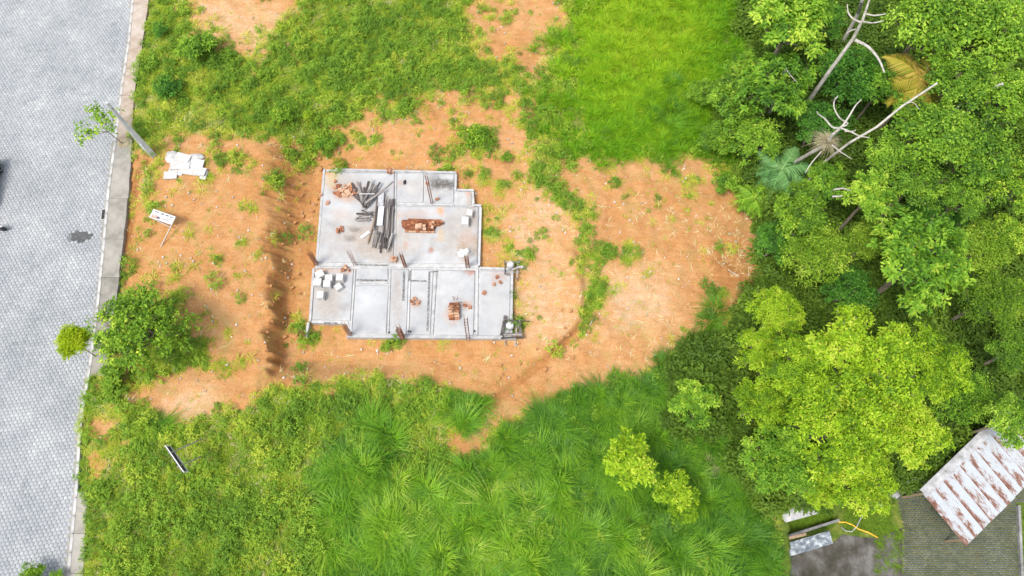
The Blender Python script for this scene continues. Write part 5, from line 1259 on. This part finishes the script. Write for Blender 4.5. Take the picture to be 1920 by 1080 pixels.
# ------------------------------------------------------------------ dead trees in the forest
def zat(px, py, h):
    z = -4.0
    for _ in range(10):
        q = at(px, py, z); z = .5 * z + .5 * (gz(q.x, q.y) + h)
    return at(px, py, z)
def dead(label, trunk, limbs, r0, r1, root_h):
    pts = [zat(*trunk[0])]
    for (a, b, h) in trunk[1:]: pts.append(at(a, b, h + gz(pts[0].x, pts[0].y)))
    g0 = gz(pts[0].x, pts[0].y)
    o = empty('dead_tree', (pts[0].x, pts[0].y, g0)); tag(o, label, 'dead tree')
    b0 = Vector(o.location); loc = [q - b0 for q in pts]
    if root_h: loc = [Vector((loc[0].x - (loc[1].x - loc[0].x) * .2, loc[0].y - .1, -.3))] + loc
    n = len(loc); part(MB().tube(loc, [r0 + (r1 - r0) * i / (n - 1) for i in range(n)], 8), 'trunk', M['deadwood'], o)
    for lm, ra, rb in limbs:
        q = [at(a, b, h + g0) - b0 for a, b, h in lm]
        # smooth the traced limb
        sm_ = []
        for i in range(len(q) - 1):
            for t in (0, .33, .66):
                p0, p1, p2, p3 = q[max(i - 1, 0)], q[i], q[i + 1], q[min(i + 2, len(q) - 1)]
                sm_.append(.5 * ((2 * p1) + (p2 - p0) * t + (2 * p0 - 5 * p1 + 4 * p2 - p3) * t * t + (3 * p1 - p0 - 3 * p2 + p3) * t ** 3))
        sm_.append(q[-1]); part(MB().tube(sm_, [ra + (rb - ra) * i / (len(sm_) - 1) for i in range(len(sm_))], 6), 'branch', M['deadwood'], o)
dead('tall bare grey trunk with curved limbs at the top of the forest', [(1512, 196, 3.5), (1552, 138, 7.2), (1600, 72, 10.5), (1618, 36, 12.2), (1632, -6, 13.6)],
     [([(1603, 75, 10.3), (1628, 88, 10.2), (1648, 112, 9.8), (1658, 136, 9.4)], .11, .05), ([(1614, 42, 12), (1598, 34, 12.2), (1590, 22, 12.4), (1589, 8, 12.6)], .07, .03), ([(1617, 40, 12.1), (1636, 43, 12), (1657, 39, 12.2)], .06, .03), ([(1624, 26, 12.6), (1640, 29, 12.7), (1661, 26, 12.8)], .06, .03), ([(1605, 55, 11), (1596, 57, 11), (1588, 62, 11)], .05, .025)], .19, .06, True)
dead('pale broken trunk crossing the top edge beside the curved limbs', [(1610, 24, 5), (1616, 2, 7.5), (1624, -28, 9)], [], .16, .12, True)
dead('long grey trunk leaning diagonally across the forest', [(1540, 308, 4.5), (1592, 268, 7.0), (1644, 238, 8.4), (1690, 200, 9.6), (1757, 156, 10.6)], [([(1700, 194, 9.8), (1712, 192, 9.8), (1724, 205, 9.6)], .03, .015)], .10, .065, True)
dead('thin bare trunk near the right border behind light green leaves', [(1812, 184, 8.2), (1842, 172, 9.5), (1880, 157, 10.8)], [], .12, .10, True)
dead('short bare trunk standing in the bright trees at the forest edge', [(1456, 184, 3.5), (1464, 160, 5.6), (1473, 128, 7.6)], [([(1474, 130, 7.5), (1484, 143, 7.4), (1495, 155, 7.2)], .04, .02)], .14, .09, True)
dead('dead tree with crooked bare limbs above the hairy moss ball', [(1492, 303, 3.0), (1520, 287, 5.5), (1543, 274, 7.0), (1562, 252, 8.4), (1580, 236, 9.2)],
     [([(1580, 236, 9.2), (1592, 218, 9.6), (1604, 198, 10), (1615, 187, 10.4)], .07, .03), ([(1572, 240, 8.9), (1560, 238, 9), (1546, 222, 9.4), (1534, 214, 9.8), (1532, 209, 10)], .07, .03), ([(1578, 238, 9.1), (1590, 232, 9.2), (1575, 222, 9.6), (1565, 205, 10), (1564, 190, 10.2), (1571, 180, 10.4)], .06, .03), ([(1576, 240, 9.1), (1595, 247, 9.2), (1612, 255, 9.2), (1630, 258, 9.2)], .06, .025), ([(1560, 272, 8), (1575, 284, 7.8), (1597, 298, 7.6)], .05, .02), ([(1540, 284, 7.5), (1522, 305, 7), (1510, 324, 6.6)], .05, .02), ([(1584, 246, 9.1), (1600, 246, 9.3), (1605, 243, 9.4)], .05, .02)], .15, .09, True)
dead('curved pale dead branch lying on dark leaves at the forest centre', [(1552, 362, 6.2), (1565, 355, 6.4), (1580, 353, 6.5), (1598, 358, 6.4)], [([(1560, 368, 6.2), (1575, 368, 6.2), (1592, 362, 6.2)], .07, .05)], .07, .05, False)

# ------------------------------------------------------------------ grass and weeds
def blade_tuft(name, n, L, w, spread, lean, mat, seed, seg=4, droop=.6, upright=.5, bias=0.0):
    r = np.random.default_rng(seed)
    a = r.uniform(0, 2 * np.pi, n); q = np.sqrt(r.random(n)) * spread
    bx, by = q * np.cos(a + r.normal(0, .6, n)), q * np.sin(a + r.normal(0, .6, n))
    le = L * r.uniform(.55, 1.15, n); out = lean * r.uniform(.35, 1.2, n)
    dx, dy = np.cos(a) + bias, np.sin(a) + .3 * bias
    le = le * (1 + .35 * bias * np.cos(a)); nn_ = np.hypot(dx, dy) + 1e-6; out = out * np.clip(nn_, .35, 1.6); dx, dy = dx / nn_, dy / nn_
    V = []; lv = r.normal(.5, .27, n)
    for s in range(seg + 1):
        t = s / seg
        hor = le * out * (t ** 1.4); z = le * upright * (t * 1.25 - droop * t * t * (.6 + out))
        ww = w * r.uniform(.98, 1.02, n) * (1 - t ** 1.6) * (1 if s else .6) + .002
        cx, cy = bx + dx * hor, by + dy * hor
        V.append(np.stack([cx - dy * ww / 2, cy + dx * ww / 2, z], -1)); V.append(np.stack([cx + dy * ww / 2, cy - dx * ww / 2, z + .15 * ww], -1))
    V = np.stack(V, 1); k = 2 * (seg + 1)
    V = V.reshape(-1, 3); b = (np.arange(n) * k)[:, None, None]
    q4 = np.array([[2 * s, 2 * s + 1, 2 * s + 3, 2 * s + 2] for s in range(seg)])[None]
    return mesh_np(name, V, (b + q4).reshape(-1, 4), mat, {'lv': np.repeat(np.clip(lv, 0, 1), k)})
def weed_tuft(name, ncl, per, rad, h, ll, lw, mat, seed):
    r = np.random.default_rng(seed)
    a = r.uniform(0, 6.283, ncl); q = np.sqrt(r.random(ncl)) * rad
    C = np.stack([q * np.cos(a), q * np.sin(a), h * r.uniform(.25, 1, ncl) * (1.1 - .6 * q / rad)], -1)
    AX = unit_v(np.stack([C[:, 0] * .5, C[:, 1] * .5, np.full(ncl, .5)], -1) + r.normal(0, .15, (ncl, 3)))
    V, F, lv = leaf_cloud(C, AX, per, ll, lw, r, rad * .12, -.3, 1.0)
    return mesh_np(name, V, F, mat, {'lv': lv})
def scatter(name, protos, P, yaw, scl, tint, label=None, cat=None, tilt=.12):
    """one stuff object: prototypes instanced on its points"""
    col = bpy.data.collections.new(name + '_kinds')
    for i, me in enumerate(protos):
        col.objects.link(bpy.data.objects.new('%s_kind' % name + chr(97 + i), me))
    n = len(P)
    me = bpy.data.meshes.new(name); me.vertices.add(n); me.vertices.foreach_set('co', np.asarray(P, np.float32).ravel())
    rot = np.stack([rng.normal(0, tilt, n), rng.normal(0, tilt, n), yaw], -1).astype(np.float32)
    me.attributes.new('rot', 'FLOAT_VECTOR', 'POINT').data.foreach_set('vector', rot.ravel())
    me.attributes.new('scl', 'FLOAT', 'POINT').data.foreach_set('value', np.asarray(scl, np.float32))
    me.attributes.new('tint', 'FLOAT', 'POINT').data.foreach_set('value', np.clip(tint, 0, 1).astype(np.float32))
    me.attributes.new('pick', 'INT', 'POINT').data.foreach_set('value', rng.integers(0, len(protos), n).astype(np.int32))
    o = link(name, me); tag(o, label, cat, kind='stuff')
    ng = bpy.data.node_groups.new(name, 'GeometryNodeTree')
    ng.interface.new_socket('Geometry', in_out='INPUT', socket_type='NodeSocketGeometry'); ng.interface.new_socket('Geometry', in_out='OUTPUT', socket_type='NodeSocketGeometry')
    gi, go = ng.nodes.new('NodeGroupInput'), ng.nodes.new('NodeGroupOutput')
    ip = ng.nodes.new('GeometryNodeInstanceOnPoints'); ci = ng.nodes.new('GeometryNodeCollectionInfo')
    ci.inputs['Collection'].default_value = col; ci.inputs['Separate Children'].default_value = True; ci.inputs['Reset Children'].default_value = True
    ip.inputs['Pick Instance'].default_value = True
    def na(nm, t):
        q = ng.nodes.new('GeometryNodeInputNamedAttribute'); q.data_type = t; q.inputs['Name'].default_value = nm; return q.outputs['Attribute']
    L = ng.links.new
    L(gi.outputs[0], ip.inputs['Points']); L(ci.outputs[0], ip.inputs['Instance']); L(na('pick', 'INT'), ip.inputs['Instance Index'])
    L(na('rot', 'FLOAT_VECTOR'), ip.inputs['Rotation']); L(na('scl', 'FLOAT'), ip.inputs['Scale']); L(ip.outputs[0], go.inputs[0])
    md = o.modifiers.new('scatter', 'NODES'); md.node_group = ng
    return o
def candidates(n, seed):
    r = np.random.default_rng(seed)
    x = r.uniform(-34, 46, n); y = r.uniform(-3, 50, n); z = terr(x, y)
    px, py = proj(x, y, z)
    ok = (px > -60) & (px < 1990) & (py > -70) & (py < 1160)
    by0, by1 = at(170, 915, 0).y, at(170, 705, 0).y
    lim = np.where((y > by0) & (y < by1), kerb_x(y) + .20, walk_x(y) + .05)
    ok &= x > lim + r.uniform(-.04, .1, n)
    # clear of the slab
    ok &= ~pip(SLAB_W, x, y)
    ok &= sample(yardm, px, py) < .5
    ok &= np.hypot((px - 349) / 40, (py - 311) / 24) > 1       # under the dumped boards
    x, y, z, px, py = (a[ok] for a in (x, y, z, px, py))
    return x, y, z, px, py, r
SLAB_W = poly
AREA = 80 * 53.
def rows(x, y, z, k): return np.stack([x[k], y[k], z[k]], -1)
x, y, z, px, py, r = candidates(int(AREA * 30), 1)
fo, lu, ta = (sample(q, px, py) for q in (forest, lush, tall))
so = soil_at(px, py, x, y, True)
pat = fbm(x, y, .35, 4); pat2 = fbm(x + 50, y, .9, 3)
u = r.random(len(x))
# meadow grass
lower = py > 700
dens = np.clip(1.15 * (1 - so) - .06, 0, 1) * np.clip(1 - fo * .9, 0, 1) * np.clip(1 - lu * 1.2, 0, 1) * np.clip(1 - ta * .85, 0, 1)
k = u < dens * .42
tint = .12 + .80 * pat + .65 * (pat2 - .5) + np.where(lower, .02, .14) + r.normal(0, .14, len(x)) + .20 * (so > .2)
darkc = np.clip(1.3 - np.hypot((px - 700) / 190, (py - 120) / 150), 0, 1) + .8 * np.clip(1.2 - np.hypot((px - 420) / 180, (py - 930) / 130), 0, 1)
tint -= .07 * darkc
tint += .25 * np.clip(1 - np.hypot((px - 360) / 180, (py - 190) / 120), 0, 1) + .25 * np.clip(1 - np.hypot((px - 980) / 110, (py - 180) / 130), 0, 1) + .15 * np.clip(1 - np.hypot((px - 190) / 60, (py - 820) / 130), 0, 1)
mt = [blade_tuft('tuft', 34, .40, .022, .16, .95, G_['meadow'], 40 + i, seg=3) for i in range(4)]
scatter('meadow_grass', mt, rows(x, y, z, k), r.uniform(0, 6.28, k.sum()), r.uniform(.45, 1.5, k.sum()), tint[k], 'short rough meadow grass over the lots', 'grass')
# leafy weeds in the meadow
u = r.random(len(x))
k = u < dens * np.clip((pat2 - .30) * 2.4 + .35 * darkc, .08, 1) * .30
wd = [weed_tuft('weed', 16, 7, .30, .30, .13, .055, G_['weed'], 60 + i) for i in range(3)] + [weed_tuft('weed', 26, 8, .42, .55, .12, .05, G_['weed'], 66 + i) for i in range(3)]
scatter('leafy_weeds', wd, rows(x, y, z, k), r.uniform(0, 6.28, k.sum()), (.45 + 1.15 * r.random(k.sum()) ** 1.6), (.21 + .62 * pat + r.normal(0, .19, len(x)) - .03 * darkc + np.where(lower, .04, .02))[k], 'low leafy weeds among the grass', 'weeds')
# pale dry stalks
u = r.random(len(x))
k = u < dens * np.clip(pat - .38, 0, 1) * .34
dr = [blade_tuft('stalk', 12, .55, .016, .2, 1.2, G_['straw'], 80 + i, seg=3) for i in range(2)]
scatter('dry_stalks', dr, rows(x, y, z, k), r.uniform(0, 6.28, k.sum()), r.uniform(.6, 1.2, k.sum()), r.uniform(.3, .9, k.sum()), 'dry pale stalks in the meadow', 'dry grass')
# seedlings on bare earth
u = r.random(len(x))
k = (u < .11 * np.clip(so, 0, 1) * np.clip(pat2 * 3.0 - 1.1, 0.03, 1)) & (fo < .5)
scatter('seedling_grass', mt, rows(x, y, z, k), r.uniform(0, 6.28, k.sum()), r.uniform(.14, .20, k.sum()) + .35 * r.random(k.sum()) ** 3, r.uniform(.25, .85, k.sum()), 'thin grass seedlings on the bare orange earth', 'grass')
# lush bright grass
u = r.random(len(x))
k = u < lu * (1 - so) * np.clip(1 - fo * .8, 0, 1) * .34
lt_ = [blade_tuft('tuft', 44, .95, .036, .16, .80, G_['lush'], 100 + i, seg=4, droop=.55, upright=.6) for i in range(4)]
tl = .40 + .75 * (1 - np.hypot((px - 1190) / 230, (py - 80) / 190)) * .75 - .22 * np.clip((px - 1290) / 70, 0, 1) + .35 * (pat - .5) + r.normal(0, .07, len(x))
scatter('lush_grass', lt_, rows(x, y, z, k), r.uniform(0, 6.28, k.sum()), r.uniform(.4, 1.45, k.sum()), (tl + r.normal(0, .16, len(x)))[k], 'bright lime lush grass beside the forest', 'grass')
# tall elephant grass in clumps
u = r.random(len(x))
k = u < ta * np.clip(1 - so * .8, 0, 1) * np.clip(1 - fo * .5, 0, 1) * .10
tt = [blade_tuft('clump', 190, 1.55, .036, .60, .60 + .06 * i, G_['tall'], 120 + i, seg=5, droop=.5 + .05 * i, upright=.85 - .045 * i, bias=.22 * (i % 4)) for i in range(8)]
tint = .40 + .34 * np.clip(1 - np.hypot((px - 860) / 330, (py - 980) / 190), 0, 1) - .16 * np.clip((px - 1000) / 350, 0, 1) + .35 * (pat - .5) + r.normal(0, .09, len(x)) + .35 * np.clip(1 - np.hypot((px - 630) / 45, (py - 1040) / 45), 0, 1)
zj = z.copy()
scatter('elephant_grass', tt, rows(x, y, zj, k), r.uniform(0, 6.28, k.sum()), (.32 + .75 * r.random(k.sum())), (tint + r.normal(0, .17, len(x)))[k], 'tall elephant grass filling the lower lot', 'grass', tilt=.20)
u = r.random(len(x))
k = u < ta * np.clip(1 - so * .8, 0, 1) * .13
t2 = [blade_tuft('tuft', 40, .95, .036, .20, .85, G_['tall'], 140 + i, seg=4, droop=.6, upright=.6) for i in range(3)]
scatter('tall_grass_fill', t2, rows(x, y, z, k), r.uniform(0, 6.28, k.sum()), r.uniform(.6, 1.2, k.sum()), (tint - .34)[k], 'shorter grass between the elephant grass clumps', 'grass')
# forest understorey
u = r.random(len(x))
k = u < fo * np.clip(1 - so * .9, 0, 1) * .13
un = [weed_tuft('understorey', 40, 9, .8, 1.9, .26, .11, G_['under'], 160 + i) for i in range(3)]
scatter('understorey', un, rows(x, y, z, k), r.uniform(0, 6.28, k.sum()), r.uniform(.6, 1.6, k.sum()), np.clip(r.normal(.5, .22, k.sum()), 0, 1), 'dark leafy understorey below the forest trees', 'undergrowth')
# straw litter and pebbles on the earth
u = r.random(len(x))
lit = np.clip(1 - np.hypot((px - 1400) / 95, (py - 470) / 130), 0, 1) + .14 * np.clip(1 - np.hypot((px - 1180) / 330, (py - 520) / 240), 0, 1) + .05
k = u < so * lit * .16
sw = [blade_tuft('litter', 5, .34, .035, .12, 1.3, G_['straw'], 180 + i, seg=2, droop=.2, upright=.10) for i in range(3)]
scatter('straw_litter', sw, rows(x, y, z + .02, k), r.uniform(0, 6.28, k.sum()), r.uniform(.5, 1.3, k.sum()), r.uniform(.2, 1, k.sum()), 'pale straw and twig litter on the bare earth', 'litter', tilt=.05)
u = r.random(len(x))
k = u < so * .05
pb = [chunk(40 + i).mesh('pebble', M['stone']) for i in range(3)]
scatter('pebbles', pb, rows(x, y, z - .01, k), r.uniform(0, 6.28, k.sum()), .03 + .09 * r.random(k.sum()) ** 3, r.random(k.sum()), 'small stones strewn over the bare earth', 'pebbles')
# dirt clods along the cut bank and ditch
u = r.random(len(x))
nb = np.exp(-(seg_dist(DITCH, x, y) / 1.2) ** 2) + (np.abs(x - toe_x(y)) < .9) * (so > .4) * (py > 290) * (py < 660)
k = u < nb * .07
cm = nmat('earth_clod', [(.3, (.30, .135, .05)), (.7, (.46, .24, .10))], scale=4, rough=.95)
cb = [chunk(50 + i).mesh('clod', cm) for i in range(3)]
scatter('earth_clods', cb, rows(x, y, z - .01, k), r.uniform(0, 6.28, k.sum()), r.uniform(.05, .22, k.sum()), r.random(k.sum()), 'loose earth clods along bank and ditch', 'clods')
# grass and moss in the yard strips
yx = np.random.default_rng(5); q = []
for a, b, c, d, n in ((1470, 985, 1560, 975, 240), (1585, 965, 1670, 995, 200), (1918, 960, 1935, 1075, 60), (1640, 1000, 1690, 1070, 90), (1690, 905, 1740, 925, 60)):
    for _ in range(n):
        p = yp(yx.uniform(a, c), yx.uniform(min(b, d) - 14, max(b, d) + 4)); q.append(tuple(p))
q = np.array(q)
scatter('yard_grass', mt, q, yx.uniform(0, 6.28, len(q)), yx.uniform(.35, .8, len(q)), yx.uniform(.0, .18, len(q)), 'mossy grass strip in the lower yard', 'grass')
# hairy moss ball on the dead tree, dead shrub, flowers on the rounded lime tree
bm = at(1551, 268, gz(*zat(1492, 303, 3.0)[:2]) + 7.6)
mb_ = blade_tuft('moss_ball', 420, 1.25, .022, .12, 1.0, nmat('dry_moss', [(.3, (.17, .14, .075)), (.7, (.42, .37, .23))], scale=3, rough=.95), 201, seg=3, droop=.9, upright=.75)
o = link('moss_ball', mb_, None, tuple(bm)); tag(o, 'hairy straw-coloured ball of hanging moss on the dead tree', 'epiphyte')
p = gp(1328, 870)
o = link('dead_shrub', blade_tuft('dead_shrub', 170, 1.1, .03, .2, .9, nmat('dead_twigs', [(.3, (.26, .17, .11)), (.7, (.55, .42, .31))], scale=3, rough=.95), 203, seg=3), None, tuple(p)); tag(o, 'withered pinkish brown shrub between tall grass and lime canopy', 'dead shrub')
for px_, py_, L_len, a_, lb in [(632, 757, 1.6, 56, 'pale stick lying in the grass below the dirt track'), (1110, 602, .7, 60, 'pale stick by the green ditch on the dirt'), (1375, 512, .9, -35, 'straight pale stick in the litter by the forest')]:
    p = gp(px_, py_, .12); dv = Vector((math.cos(R(a_)), math.sin(R(a_)), 0)) * L_len / 2
    q0, q1 = p - dv, p + dv; q0.z = gz(q0.x, q0.y) + .12; q1.z = gz(q1.x, q1.y) + .12
    tag(MB().tube([q0, p, q1], [.03, .035, .025], 6).build('stick', M['deadwood']), lb, 'stick')
